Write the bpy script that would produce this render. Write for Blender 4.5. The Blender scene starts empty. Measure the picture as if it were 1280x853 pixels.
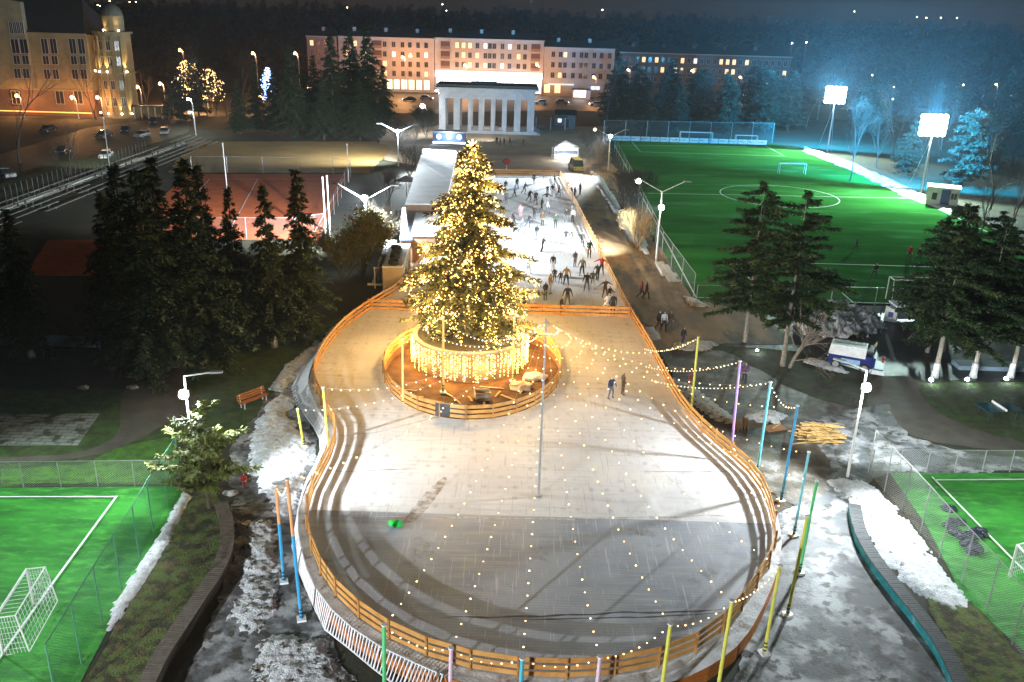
import bpy, bmesh, math, random
import numpy as np
from mathutils import Vector, Matrix, noise
from mathutils.geometry import tessellate_polygon
R = math.radians
PI = math.pi
S = bpy.context.scene
COL = S.collection
# ---------------------------------------------------------------- camera
FOC, CAMH = 1095.0, 27.0
TH, RO = R(20.5), R(1.7)
fw = Vector((0, math.cos(TH), -math.sin(TH)))
r0 = Vector((1, 0, 0)); u0 = Vector((0, math.sin(TH), math.cos(TH)))
cr = r0 * math.cos(RO) + u0 * math.sin(RO)
cu = -r0 * math.sin(RO) + u0 * math.cos(RO)
cam_data = bpy.data.cameras.new("camera")
cam = bpy.data.objects.new("camera", cam_data)
COL.objects.link(cam)
mw = Matrix((cr, cu, -fw)).transposed().to_4x4()
mw.translation = (0, 0, CAMH)
cam.matrix_world = mw
cam_data.sensor_width = 36
cam_data.lens = FOC / 1280 * 36
cam_data.clip_start = 0.5
cam_data.clip_end = 6000
S.camera = cam
# ---------------------------------------------------------------- world: overcast night sky with a faint town glow
W = bpy.data.worlds.new("World"); S.world = W; W.use_nodes = True
nt = W.node_tree; nt.nodes.clear()
wo = nt.nodes.new('ShaderNodeOutputWorld'); bg = nt.nodes.new('ShaderNodeBackground')
tc = nt.nodes.new('ShaderNodeTexCoord'); sx = nt.nodes.new('ShaderNodeSeparateXYZ')
nt.links.new(tc.outputs['Generated'], sx.inputs[0])
rp = nt.nodes.new('ShaderNodeValToRGB'); e = rp.color_ramp.elements
e[0].position = 0.0; e[0].color = (.044, .029, .020, 1)
e[1].position = 0.35; e[1].color = (.006, .0055, .006, 1)
nt.links.new(sx.outputs['Z'], rp.inputs[0])
nz = nt.nodes.new('ShaderNodeTexNoise'); nz.inputs['Scale'].default_value = 5; nz.inputs['Detail'].default_value = 5
nt.links.new(tc.outputs['Generated'], nz.inputs['Vector'])
mxw = nt.nodes.new('ShaderNodeMix'); mxw.data_type = 'RGBA'; mxw.blend_type = 'MULTIPLY'; mxw.inputs[0].default_value = .6
nt.links.new(rp.outputs[0], mxw.inputs[6]); nt.links.new(nz.outputs['Fac'], mxw.inputs[7])
nt.links.new(mxw.outputs[2], bg.inputs['Color']); bg.inputs['Strength'].default_value = .95
nt.links.new(bg.outputs[0], wo.inputs[0])
S.view_settings.view_transform = 'Standard'; S.view_settings.look = 'None'
S.view_settings.exposure = 0.0; S.view_settings.gamma = 1
cy = S.cycles
cy.max_bounces = 4; cy.diffuse_bounces = 2; cy.glossy_bounces = 2; cy.transmission_bounces = 2
cy.transparent_max_bounces = 24; cy.volume_bounces = 0
cy.sample_clamp_indirect = 3; cy.sample_clamp_direct = 0
cy.use_denoising = True
cy.caustics_reflective = False; cy.caustics_refractive = False
# ---------------------------------------------------------------- pixel of the photograph -> point of the ground
def G(px, py, z=0.0):
    d = fw + cr * ((px - 640) / FOC) - cu * ((py - 426.5) / FOC)
    t = (z - CAMH) / d.z
    return Vector((d.x * t, d.y * t, z))
def GY(px, py, y):
    d = fw + cr * ((px - 640) / FOC) - cu * ((py - 426.5) / FOC)
    t = y / d.y
    return Vector((d.x * t, y, CAMH + d.z * t))
# ---------------------------------------------------------------- materials
MATS = {}
def M(name, c1, c2=None, scale=3.0, rough=.8, thresh=(.35, .65), bump=0.0, bscale=None, c3=None, s3=.5, t3=(.5, .6), metallic=0.0, emit=None, estr=0, spec=.5, stretch=None):
    if name in MATS: return MATS[name]
    m = bpy.data.materials.new(name); m.use_nodes = True; n = m.node_tree; MATS[name] = m
    b = n.nodes['Principled BSDF']
    b.inputs['Roughness'].default_value = rough; b.inputs['Metallic'].default_value = metallic
    b.inputs['Specular IOR Level'].default_value = spec
    b.inputs['Base Color'].default_value = (*c1, 1)
    tcn = n.nodes.new('ShaderNodeTexCoord'); src = tcn.outputs['Object']
    if stretch:
        mp = n.nodes.new('ShaderNodeMapping'); mp.inputs['Scale'].default_value = stretch
        n.links.new(src, mp.inputs['Vector']); src = mp.outputs[0]
    def noi(sc, det=6):
        q = n.nodes.new('ShaderNodeTexNoise'); q.inputs['Scale'].default_value = sc; q.inputs['Detail'].default_value = det
        q.inputs['Roughness'].default_value = .6
        n.links.new(src, q.inputs['Vector']); return q.outputs['Fac']
    def ramp(f, lo, hi):
        q = n.nodes.new('ShaderNodeMapRange'); q.inputs[1].default_value = lo; q.inputs[2].default_value = hi
        q.interpolation_type = 'SMOOTHSTEP'
        n.links.new(f, q.inputs[0]); return q.outputs[0]
    def mix(f, a, bb):
        q = n.nodes.new('ShaderNodeMix'); q.data_type = 'RGBA'
        n.links.new(f, q.inputs[0])
        for k, v in ((6, a), (7, bb)):
            if isinstance(v, tuple): q.inputs[k].default_value = (*v, 1)
            else: n.links.new(v, q.inputs[k])
        return q.outputs[2]
    col = None
    if c2 is not None:
        col = mix(ramp(noi(scale), *thresh), c1, c2)
    if c3 is not None:
        col = mix(ramp(noi(s3, 8), *t3), col if col is not None else c1, c3)
    if col is not None: n.links.new(col, b.inputs['Base Color'])
    if bump:
        bp = n.nodes.new('ShaderNodeBump'); bp.inputs['Strength'].default_value = bump; bp.inputs['Distance'].default_value = .1
        n.links.new(noi(bscale or scale * 3, 5), bp.inputs['Height']); n.links.new(bp.outputs[0], b.inputs['Normal'])
    if emit is not None:
        b.inputs['Emission Color'].default_value = (*emit, 1); b.inputs['Emission Strength'].default_value = estr
        m.cycles.emission_sampling = 'NONE'
    return m
WOOD = M('rink_board_wood', (.55, .27, .07), (.42, .19, .045), 2.5, .6, bump=.15, c3=(.62, .33, .10), s3=.8, t3=(.4, .7))
WOODD = M('old_brown_wood', (.20, .10, .04), (.12, .06, .03), 3, .8, bump=.3)
ORANGE = M('orange_board_wood', (.50, .17, .03), (.40, .12, .02), 2, .6, bump=.1)
STEEL = M('galvanised_steel', (.45, .46, .47), (.36, .37, .38), 4, .45, metallic=.6)
WHITEP = M('white_paint', (.78, .78, .77), (.66, .66, .65), 2, .5)
DARKM = M('dark_metal', (.03, .03, .035), (.05, .05, .05), 3, .5)
SNOW = M('snow', (.78, .80, .84), (.55, .57, .60), 3.2, .75, (.35, .65), bump=.9, bscale=11, c3=(.16, .13, .09), s3=2.3, t3=(.60, .68))
SNOWD = M('dirty_snow', (.66, .68, .71), (.42, .42, .43), 3.4, .8, (.35, .65), bump=1.0, bscale=12, c3=(.10, .08, .055), s3=2.6, t3=(.56, .63))
LAMPW = M('lamp_glow_white', (1, 1, 1), emit=(.82, .93, 1), estr=60)
LAMPO = M('lamp_glow_orange', (1, .6, .2), emit=(1, .42, .10), estr=25)
LAMPY = M('lamp_glow_warm_white', (1, .9, .7), emit=(1, .80, .5), estr=30)
BULB = M('bulb_glow_warm', (1, .8, .5), emit=(1, .66, .30), estr=5.0)
BULBY = M('bulb_glow_gold', (1, .8, .4), emit=(1, .60, .17), estr=5.5)
# ---------------------------------------------------------------- mesh building
class MB:
    def __init__(s): s.v = []; s.f = []; s.m = []; s.mi = 0
    def add(s, vs, fs):
        o = len(s.v); s.v += [tuple(v) for v in vs]; s.f += [tuple(i + o for i in f) for f in fs]; s.m += [s.mi] * len(fs); return s
    def box(s, c, d, rz=0, M4=None):
        hx, hy, hz = d[0] / 2, d[1] / 2, d[2] / 2; ca, sa = math.cos(rz), math.sin(rz); vs = []
        for z in (-hz, hz):
            for x, y in ((-hx, -hy), (hx, -hy), (hx, hy), (-hx, hy)):
                vs.append((c[0] + x * ca - y * sa, c[1] + x * sa + y * ca, c[2] + z))
        return s.add(vs, [(0, 3, 2, 1), (4, 5, 6, 7), (0, 1, 5, 4), (1, 2, 6, 5), (2, 3, 7, 6), (3, 0, 4, 7)])
    def bar(s, p, q, w, h, up=(0, 0, 1)):
        p, q = Vector(p), Vector(q); d = (q - p).normalized(); up = Vector(up)
        if abs(d.dot(up)) > .98: up = Vector((0, 1, 0))
        a = d.cross(up).normalized() * (w / 2); b = a.cross(d).normalized() * (h / 2); vs = []
        for o in (p, q):
            for sa, sb in ((-1, -1), (1, -1), (1, 1), (-1, 1)): vs.append(o + a * sa + b * sb)
        return s.add(vs, [(0, 1, 2, 3), (4, 7, 6, 5), (0, 4, 5, 1), (1, 5, 6, 2), (2, 6, 7, 3), (3, 7, 4, 0)])
    def tube(s, pts, rs, n=8, cap=True):
        pts = [Vector(p) for p in pts]
        if not isinstance(rs, (list, tuple)): rs = [rs] * len(pts)
        o = len(s.v); N = len(pts); vs = []; fs = []; a = None
        for i, p in enumerate(pts):
            d = (pts[min(i + 1, N - 1)] - pts[max(i - 1, 0)]).normalized()
            if a is None:
                a = d.cross(Vector((0, 0, 1)) if abs(d.z) < .9 else Vector((1, 0, 0))).normalized()
            else:
                a = (a - d * a.dot(d)).normalized()
            b = d.cross(a)
            for k in range(n):
                t = 2 * PI * k / n; vs.append(p + (a * math.cos(t) + b * math.sin(t)) * rs[i])
        for i in range(N - 1):
            for k in range(n):
                k2 = (k + 1) % n; fs.append((i * n + k, i * n + k2, (i + 1) * n + k2, (i + 1) * n + k))
        if cap: fs += [tuple(range(n - 1, -1, -1)), tuple((N - 1) * n + k for k in range(n))]
        return s.add(vs, fs)
    def poly(s, loops, z=0):
        loops = [[Vector((p[0], p[1], 0)) for p in l] for l in loops]
        vs = [(p.x, p.y, z) for l in loops for p in l]
        fs = []
        for t in tessellate_polygon(loops):
            a, b, c = (Vector(vs[i]) for i in t)
            fs.append(t if (b - a).cross(c - a).z > 0 else (t[0], t[2], t[1]))
        return s.add(vs, fs)
    def prism(s, pts, z0, z1):
        n = len(pts)
        ar = sum(pts[i][0] * pts[(i + 1) % n][1] - pts[(i + 1) % n][0] * pts[i][1] for i in range(n))
        if ar < 0: pts = pts[::-1]
        s.poly([pts], z1)
        vs = [(p[0], p[1], z0) for p in pts] + [(p[0], p[1], z1) for p in pts]
        return s.add(vs, [(i, (i + 1) % n, n + (i + 1) % n, n + i) for i in range(n)])
    def octa(s, c, r):
        x, y, z = c
        return s.add([(x + r, y, z), (x, y + r, z), (x - r, y, z), (x, y - r, z), (x, y, z + r), (x, y, z - r)],
                     [(0, 1, 4), (1, 2, 4), (2, 3, 4), (3, 0, 4), (1, 0, 5), (2, 1, 5), (3, 2, 5), (0, 3, 5)])
    def ball(s, c, r, n=10, m=6, sc=(1, 1, 1), lo=-1.0):
        vs = []; fs = []
        for i in range(m + 1):
            ph = -PI / 2 + PI * i / m
            if math.sin(ph) < lo: ph = math.asin(lo)
            for k in range(n):
                t = 2 * PI * k / n
                vs.append((c[0] + r * sc[0] * math.cos(ph) * math.cos(t), c[1] + r * sc[1] * math.cos(ph) * math.sin(t), c[2] + r * sc[2] * math.sin(ph)))
        for i in range(m):
            for k in range(n): fs.append((i * n + k, i * n + (k + 1) % n, (i + 1) * n + (k + 1) % n, (i + 1) * n + k))
        return s.add(vs, fs)
    def build(s, name, mats, parent=None, loc=None, rz=0, smooth=False):
        me = bpy.data.meshes.new(name); me.from_pydata(s.v, [], s.f)
        if not isinstance(mats, (list, tuple)): mats = [mats]
        for m in mats: me.materials.append(m)
        if len(mats) > 1: me.polygons.foreach_set('material_index', s.m)
        if smooth: me.polygons.foreach_set('use_smooth', [True] * len(s.f))
        me.update()
        return place(name, me, parent, loc, rz)
def place(name, me, parent=None, loc=None, rz=0):
    o = bpy.data.objects.new(name, me); COL.objects.link(o)
    if parent is not None: o.parent = parent
    if loc is not None: o.location = loc
    if rz: o.rotation_euler.z = rz
    return o
def tag(o, label=None, cat=None, group=None, kind=None):
    if label: o['label'] = label
    if cat: o['category'] = cat
    if group: o['group'] = group
    if kind: o['kind'] = kind
    return o
def thing(name, label, cat, loc=(0, 0, 0), rz=0, group=None):
    o = bpy.data.objects.new(name, None); COL.objects.link(o); o.location = loc; o.rotation_euler.z = rz
    o.empty_display_size = .2
    return tag(o, label, cat, group)
KIDS = {}
def clone(root, loc, rz=0, sc=1, label=None, group=None, sz=None):
    def cp(o, par):
        c = o.copy(); COL.objects.link(c)
        if par is not None: c.parent = par
        for ch in list(o.children): cp(ch, c)
        return c
    c = cp(root, None); c.location = loc; c.rotation_euler = (0, 0, rz)
    c.scale = (sc, sc, sz or sc)
    if label: c['label'] = label
    if group: c['group'] = group
    return c
def light(kind, loc, power, color, parent=None, target=None, angle=60, blend=.5, radius=.15):
    l = bpy.data.lights.new('lamp_light', kind); l.energy = power; l.color = color; l.shadow_soft_size = radius
    o = bpy.data.objects.new('lamp_light', l); COL.objects.link(o); o.location = loc
    if kind == 'SPOT': l.spot_size = R(angle); l.spot_blend = blend
    if target is not None:
        o.rotation_euler = (Vector(target) - Vector(loc)).to_track_quat('-Z', 'Y').to_euler()
    if parent is not None:
        pm = Matrix.Translation(parent.location) @ parent.rotation_euler.to_matrix().to_4x4()
        o.parent = parent; o.matrix_parent_inverse = pm.inverted()
    return o
def chaikin(pts, n=2, closed=False):
    pts = [Vector((p[0], p[1])) for p in pts]
    for _ in range(n):
        q = []; N = len(pts)
        if not closed: q.append(pts[0])
        for i in range(N if closed else N - 1):
            a, b = pts[i], pts[(i + 1) % N]; q += [a * .75 + b * .25, a * .25 + b * .75]
        if not closed: q.append(pts[-1])
        pts = q
    return pts
def resample(pts, step, closed=False):
    P = [Vector((p[0], p[1])) for p in pts]
    if closed: P = P + [P[0]]
    L = [0]
    for a, b in zip(P, P[1:]): L.append(L[-1] + (b - a).length)
    n = max(1, round(L[-1] / step)); out = []; j = 0
    for i in range(n + (0 if closed else 1)):
        t = L[-1] * i / n
        while j < len(P) - 2 and L[j + 1] < t: j += 1
        k = (t - L[j]) / max(1e-9, L[j + 1] - L[j]); out.append(P[j].lerp(P[j + 1], min(1, k)))
    return out
def offset(pts, d, closed=False):
    out = []; N = len(pts)
    for i, p in enumerate(pts):
        a = pts[(i - 1) % N] if (closed or i) else p
        b = pts[(i + 1) % N] if (closed or i < N - 1) else p
        t = (b - a).normalized(); out.append(p + Vector((-t.y, t.x)) * d)
    return out
def sheet(name, px, z, mat, smooth=0, kind='structure', holes=(), jag=0, seed=1):
    pts = [G(x, y, z).to_2d() for x, y in px]
    if smooth: pts = chaikin(pts, smooth, True)
    if jag:
        pts = resample(pts, .3 if max(p.y for p in pts) < 75 else .8, True)
        nz_ = lambda p, f, o: Vector((noise.noise((p.x * f, p.y * f, seed + o)), noise.noise((p.x * f, p.y * f, seed + o + 9))))
        pts = [p + (nz_(p, .35, 0) * 1.4 + nz_(p, 1.4, 3) * .7 + nz_(p, 3.7, 5) * .35) * jag for p in pts]
    o = MB().poly([pts] + list(holes), z).build(name, mat); o['kind'] = kind
    return o
def inside(P, poly):
    x, y = P[..., 0], P[..., 1]; r = np.zeros(x.shape, bool); n = len(poly)
    for i in range(n):
        x1, y1 = poly[i]; x2, y2 = poly[(i + 1) % n]
        if y1 == y2: continue
        c = ((y1 > y) != (y2 > y)) & (x < (x2 - x1) * (y - y1) / (y2 - y1) + x1); r ^= c
    return r
def edist(P, poly):
    d = np.full(P.shape[:-1], 1e9); n = len(poly)
    for i in range(n):
        a = np.array(poly[i]); b = np.array(poly[(i + 1) % n]); ab = b - a
        t = np.clip(((P - a) @ ab) / max(1e-9, ab @ ab), 0, 1)
        d = np.minimum(d, np.linalg.norm(P - a - t[..., None] * ab, axis=-1))
    return d
def heap(name, px, h, mat, res=.25, seed=0, label=None, fall=1.0, z=0.0, rough=.5, freq=1.0, world=None, kind='stuff', cut=.02):
    """a lumpy snow heap over the outline"""
    poly = [tuple(p) for p in (world or [tuple(G(x, y, z).to_2d()) for x, y in px])]
    xs = [p[0] for p in poly]; ys = [p[1] for p in poly]
    X = np.arange(min(xs), max(xs) + res, res); Y = np.arange(min(ys), max(ys) + res, res)
    P = np.stack(np.meshgrid(X, Y, indexing='ij'), -1)
    ins = inside(P, poly); d = edist(P, poly) * np.where(ins, 1, -1)
    Z = np.zeros(P.shape[:2])
    for i in range(P.shape[0]):
        for j in range(P.shape[1]):
            if d[i, j] > -.5:
                x, y = P[i, j]
                nn = noise.noise((x * freq * .7, y * freq * .7, seed)) * .7 + noise.noise((x * freq * 2.2, y * freq * 2.2, seed)) * .45 + noise.noise((x * freq * 5, y * freq * 5, seed)) * .40 + noise.noise((x * freq * 11, y * freq * 11, seed)) * .25
                e = min(1, max(0, d[i, j] / fall + .02 + nn * .75))
                Z[i, j] = h * (e ** .7) * (1 + rough * nn) if e > 0 else -.05
            else: Z[i, j] = -.05
    idx = {}; vs = []; fs = []
    for i in range(P.shape[0] - 1):
        for j in range(P.shape[1] - 1):
            q = ((i, j), (i + 1, j), (i + 1, j + 1), (i, j + 1))
            if max(Z[a] for a in q) > cut:
                for a in q:
                    if a not in idx: idx[a] = len(vs); vs.append((P[a][0], P[a][1], z + Z[a]))
                fs.append(tuple(idx[a] for a in q))
    if not fs: return None
    o = MB().add(vs, fs).build(name, mat, smooth=True)
    if kind: o['kind'] = kind
    if label: tag(o, label, 'snow')
    return o
# ================================================================= LIGHTS (masts built further down carry their own lamps)
LIGHT_K = 1.0
# ================================================================= GROUND
ZC = [0]
def sheet_z():
    ZC[0] += 1
    return .003 * ZC[0]
DZ = 0.8      # height of the rink deck over the ground
EARTH = M('dark_winter_ground', (.030, .028, .016), (.018, .026, .010), .5, .9, c3=(.055, .040, .026), s3=.16, t3=(.45, .7), bump=.5, bscale=3)
GRASS = M('dull_winter_grass', (.045, .095, .016), (.026, .042, .010), 1.2, .9, (.35, .65), bump=.7, bscale=9, c3=(.070, .062, .030), s3=.5, t3=(.52, .72))
GRASSB = M('brown_green_bank', (.085, .12, .022), (.035, .030, .012), 1.4, .9, (.4, .6), bump=1, bscale=9, c3=(.12, .085, .035), s3=1.6, t3=(.5, .7))
ASPH = M('wet_dark_asphalt', (.040, .039, .040), (.065, .062, .060), .5, .45, bump=.2, bscale=20, c3=(.028, .026, .024), s3=.2, t3=(.4, .6))
GRAVEL = M('brown_grit_path', (.36, .23, .11), (.20, .13, .07), .45, .7, (.35, .65), bump=.4, bscale=12, c3=(.055, .045, .03), s3=.22, t3=(.5, .64), stretch=(1, .35, 1))
PLAZA = M('sandy_plaza_ground', (.42, .30, .19), (.32, .23, .14), .25, .75, bump=.2, bscale=8)
ICEP = M('icy_wet_pavement', (.10, .105, .11), (.40, .415, .43), .45, .62, (.44, .62), bump=.35, bscale=9, c3=(.055, .052, .042), s3=1.3, t3=(.50, .62), spec=.3)
ICEPD = M('slushy_brown_ground', (.075, .062, .045), (.17, .16, .15), .8, .55, (.46, .64), bump=.5, bscale=6, c3=(.035, .032, .02), s3=.45, t3=(.5, .64))
PATH = M('grey_brown_path', (.105, .092, .072), (.07, .065, .055), .8, .8, bump=.2, bscale=14)
TURF = M('artificial_turf_bright', (.028, .30, .022), (.012, .16, .012), .5, .75, (.35, .62), bump=.9, bscale=22, stretch=(.35, 1, 1), c3=(.06, .36, .035), s3=2.2, t3=(.45, .7))
TURFB = M('artificial_turf_old', (.035, .19, .035), (.022, .125, .022), .12, .7, (.35, .65), bump=.3, bscale=10, stretch=(.4, 1.3, 1), c3=(.07, .26, .09), s3=.16, t3=(.52, .72), spec=0)
LINE = M('white_pitch_line', (.75, .78, .76), (.6, .65, .6), 3, .7)
CLAY = M('red_clay_court', (.52, .10, .012), (.42, .075, .010), .5, .85, bump=.1)
SAND = M('ochre_earth_field', (.34, .20, .05), (.25, .15, .04), .15, .9, bump=.1)
g = MB(); g.add([(-3500, -600, 0), (3500, -600, 0), (3500, 4500, 0), (-3500, 4500, 0)], [(0, 1, 2, 3)])
tag(g.build('ground', EARTH), kind='structure')
Z1, Z2, Z3, Z4 = .09, .10, .11, .115
sheet('lawn', [(-160, 487), (190, 487), (225, 520), (215, 600), (-180, 612)], sheet_z(), GRASS, jag=.3)
sheet('lawn', [(205, 470), (265, 450), (400, 405), (470, 385), (430, 430), (330, 505), (300, 540), (215, 560)], sheet_z(), GRASS, jag=.3)
sheet('path', [(-160, 437), (150, 437), (235, 452), (225, 487), (-160, 487)], sheet_z(), ASPH, jag=.15)
sheet('path', [(-160, 572), (60, 572), (125, 560), (150, 540), (150, 500), (160, 478), (235, 478), (250, 510), (205, 530), (175, 548), (120, 572), (0, 580), (-160, 580)], sheet_z(), PATH, 1, jag=.1)
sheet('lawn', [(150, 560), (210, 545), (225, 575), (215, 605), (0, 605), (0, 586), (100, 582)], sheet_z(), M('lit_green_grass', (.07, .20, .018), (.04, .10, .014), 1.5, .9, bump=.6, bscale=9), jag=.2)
# slabs laid in a chequer on the left lawn, and on the right lawn (each slab some 4 px: kept in the material)
def paver_mat(name, ca, cb, cc):
    m = bpy.data.materials.new(name); m.use_nodes = True; n = m.node_tree; b = n.nodes['Principled BSDF']
    t = n.nodes.new('ShaderNodeTexCoord'); br = n.nodes.new('ShaderNodeTexBrick')
    br.inputs['Scale'].default_value = 1; br.inputs['Brick Width'].default_value = .9; br.inputs['Row Height'].default_value = .45
    br.inputs['Mortar Size'].default_value = .03; br.inputs['Color1'].default_value = (*ca, 1); br.inputs['Color2'].default_value = (*cb, 1); br.inputs['Mortar'].default_value = (*cc, 1)
    n.links.new(t.outputs['Object'], br.inputs['Vector'])
    q = n.nodes.new('ShaderNodeTexNoise'); q.inputs['Scale'].default_value = .9; q.inputs['Detail'].default_value = 9; n.links.new(t.outputs['Object'], q.inputs['Vector'])
    r = n.nodes.new('ShaderNodeMapRange'); r.inputs[1].default_value = .5; r.inputs[2].default_value = .6; n.links.new(q.outputs['Fac'], r.inputs[0])
    x = n.nodes.new('ShaderNodeMix'); x.data_type = 'RGBA'; n.links.new(r.outputs[0], x.inputs[0]); n.links.new(br.outputs['Color'], x.inputs[6]); x.inputs[7].default_value = (*cc, 1)
    n.links.new(x.outputs[2], b.inputs['Base Color']); b.inputs['Roughness'].default_value = .7
    return m
PAV = paver_mat('mossy_paving_slabs', (.30, .31, .30), (.20, .22, .20), (.045, .06, .03))
sheet('paved_patch', [(-160, 519), (125, 517), (97, 557), (-160, 557)], sheet_z(), PAV)
sheet('paved_patch', [(1158, 506), (1400, 506), (1420, 543), (1190, 543)], sheet_z(), PAV)
# left pitch
sheet('left_football_pitch', [(-300, 612), (215, 608), (232, 612), (160, 740), (98, 858), (50, 960), (-400, 960)], sheet_z(), TURF)
sheet('right_football_pitch', [(1112, 591), (1500, 592), (1640, 800), (1500, 1000), (1325, 853), (1205, 748), (1160, 660)], sheet_z(), TURF)
def pline(pts, w=.12, z=Z3, name='pitch_line', mat=None):
    P = [p if isinstance(p, Vector) else G(p[0], p[1], z).to_2d() for p in pts]
    a = offset(P, w / 2); b = offset(P, -w / 2)
    tag(MB().poly([a + b[::-1]], z).build(name, mat or LINE), kind='structure')
pline([(-250, 621), (143, 621)]); pline([(146, 620), (68, 726), (-60, 905)])
pline([(1168, 600), (1480, 598)]); pline([(1165, 596), (1262, 695), (1420, 850)])
# right side ground
sheet('lawn', [(815, 420), (960, 410), (1020, 440), (1075, 480), (1090, 520), (1000, 545), (930, 480), (835, 465)], sheet_z(), M('dark_moss_ground', (.032, .05, .012), (.022, .020, .010), .9, .9, bump=.7, bscale=8), jag=.5)
sheet('lawn', [(1120, 478), (1500, 478), (1530, 590), (1290, 590), (1240, 560), (1140, 530)], sheet_z(), GRASS, jag=.3)
sheet('road', [(780, 392), (1560, 392), (1620, 476), (1120, 476), (1000, 440), (830, 425)], sheet_z(), ASPH, jag=.3)
sheet('path', [(1080, 470), (1150, 470), (1150, 500), (1195, 530), (1290, 556), (1290, 566), (1180, 556), (1120, 540), (1085, 520)], sheet_z(), PATH, 1, jag=.15)
sheet('slush', [(820, 425), (905, 440), (1020, 500), (1075, 512), (1100, 560), (1085, 610), (1010, 640), (960, 620), (900, 560), (845, 480)], sheet_z(), ICEPD, jag=.4)
sheet('icy_path', [(1010, 520), (1110, 505), (1130, 545), (1220, 568), (1290, 575), (1290, 588), (1110, 592), (1045, 610), (960, 650), (930, 800), (900, 1000), (1330, 1010), (1170, 800), (1075, 690), (1062, 628), (1050, 610)], sheet_z(), ICEP, jag=.35)
sheet('icy_path', [(290, 560), (330, 500), (375, 470), (385, 520), (400, 580), (375, 650), (370, 720), (430, 830), (520, 1000), (170, 1000), (290, 700)], sheet_z(), ICEP, jag=.35)
sheet('bank', [(262, 608), (284, 640), (268, 712), (200, 822), (150, 1000), (20, 1000), (112, 838), (205, 690), (240, 618)], sheet_z(), GRASSB, jag=.15)
sheet('bank', [(1160, 745), (1215, 752), (1310, 853), (1400, 1000), (1260, 1000), (1195, 830)], sheet_z(), GRASSB, jag=.25)
# paths along the far rink and the plaza
sheet('grit_path', [(560, 168), (760, 168), (765, 200), (800, 280), (880, 375), (960, 400), (1000, 430), (870, 430), (812, 445), (775, 380), (700, 218), (560, 214)], sheet_z(), GRAVEL, jag=.4)
sheet('plaza', [(470, 158), (760, 158), (745, 186), (720, 214), (560, 214), (480, 200)], sheet_z(), PLAZA, jag=.4)
sheet('football_pitch', [(764, 176), (958, 179), (1000, 185), (1200, 266), (1420, 385), (868, 377), (820, 300)], sheet_z(), TURFB)
A0, A1, B0, B1 = G(870, 373).to_2d(), G(768, 182).to_2d(), Vector((66.5, 86.2)), Vector((66.0, 204.5))
def lerp(a, b, t): return a.lerp(b, t)
pl = lambda *p: pline([Vector(q) for q in p], .16, Z2)
pl(A0, A1); pl(A0, B0); pl(B0, B1); pl(A1, B1)
m0, m1 = lerp(A0, A1, .5), lerp(B0, B1, .5); pl(m0, m1)
mc = lerp(m0, m1, .5)
pline([mc + Vector((math.cos(t * PI / 20), math.sin(t * PI / 20))) * 9.5 for t in range(41)], .16, Z2)
fy = A0.y
pl((26.2, fy), (26.2, fy + 15), (57, fy + 15), (57, fy)); pl((26.2, 204.7), (26.2, 189.5), (57, 189.5), (57, 204.7))
pl((35, fy), (35, fy + 5.5), (48, fy + 5.5), (48, fy))
sheet('tennis_court', [(232, 218), (438, 218), (398, 300), (150, 300)], sheet_z(), CLAY)
sheet('earth_field', [(238, 177), (470, 177), (490, 186), (462, 216), (210, 216)], sheet_z(), SAND, jag=.4)
sheet('tennis_court', [(60, 300), (200, 300), (150, 345), (30, 345)], sheet_z(), CLAY)
for a, b in (((262, 224), (430, 224)), ((262, 224), (200, 292)), ((430, 224), (392, 292)), ((322, 224), (285, 292))): pline([a, b], .1, Z3)
ROADO = M('road_asphalt_lit', (.085, .075, .065), (.06, .055, .05), .2, .55)
sheet('road', [(-500, 146), (170, 148), (700, 138), (1500, 165), (1500, 148), (690, 119), (-500, 112)], sheet_z(), ROADO)
sheet('parking_lot', [(-300, 222), (-40, 205), (110, 160), (240, 143), (235, 166), (160, 190), (60, 225), (-100, 290)], sheet_z(), M('car_park_asphalt', (.085, .08, .07), (.05, .05, .046), .4, .6), jag=.2)
sheet('lawn', [(-60, 240), (60, 205), (160, 186), (170, 192), (60, 238), (-20, 272)], sheet_z(), M('lit_verge_grass', (.10, .12, .05), (.05, .06, .03), 1, .9, bump=.5), jag=.3)
# ================================================================= RINK
FO = [(604, 219), (560, 285), (505, 362), (470, 382), (430, 410), (408, 437), (391, 468), (396, 492), (408, 518), (421, 535), (421, 553), (410, 583), (393, 610), (384, 642),
      (385, 673), (394, 702), (410, 735), (435, 763), (468, 788), (508, 812), (555, 829), (605, 841), (650, 847), (700, 849), (750, 847), (800, 840), (850, 826), (893, 800), (925, 765),
      (950, 727), (965, 700), (968, 670), (962, 640), (950, 610), (929, 585), (898, 560), (866, 530), (846, 503), (828, 471), (812, 438), (787, 397), (769, 360), (742, 305), (718, 255), (700, 221)]
FW = [G(x, y, DZ).to_2d() for x, y in FO]
FS = resample(chaikin(FW, 2), .5)          # smooth fence line, from far left round the near end to far right
YD = 77.2                                   # divider line
YB = 42.3                                   # where the bare wet ice begins
def ring(cx, cy_, rx, ry, n=72, ph=0): return [Vector((cx + rx * math.cos(2 * PI * i / n + ph), cy_ + ry * math.sin(2 * PI * i / n + ph))) for i in range(n)]
RC = (-3.0, 64.0); RING = ring(*RC, 6.9, 9.6)
def clip(poly, y, above):
    out = []; n = len(poly)
    for i in range(n):
        a, b = poly[i], poly[(i + 1) % n]; ia = (a.y >= y) == above; ib = (b.y >= y) == above
        if ia: out.append(a)
        if ia != ib: out.append(a.lerp(b, (y - a.y) / (b.y - a.y)))
    return out
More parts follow.
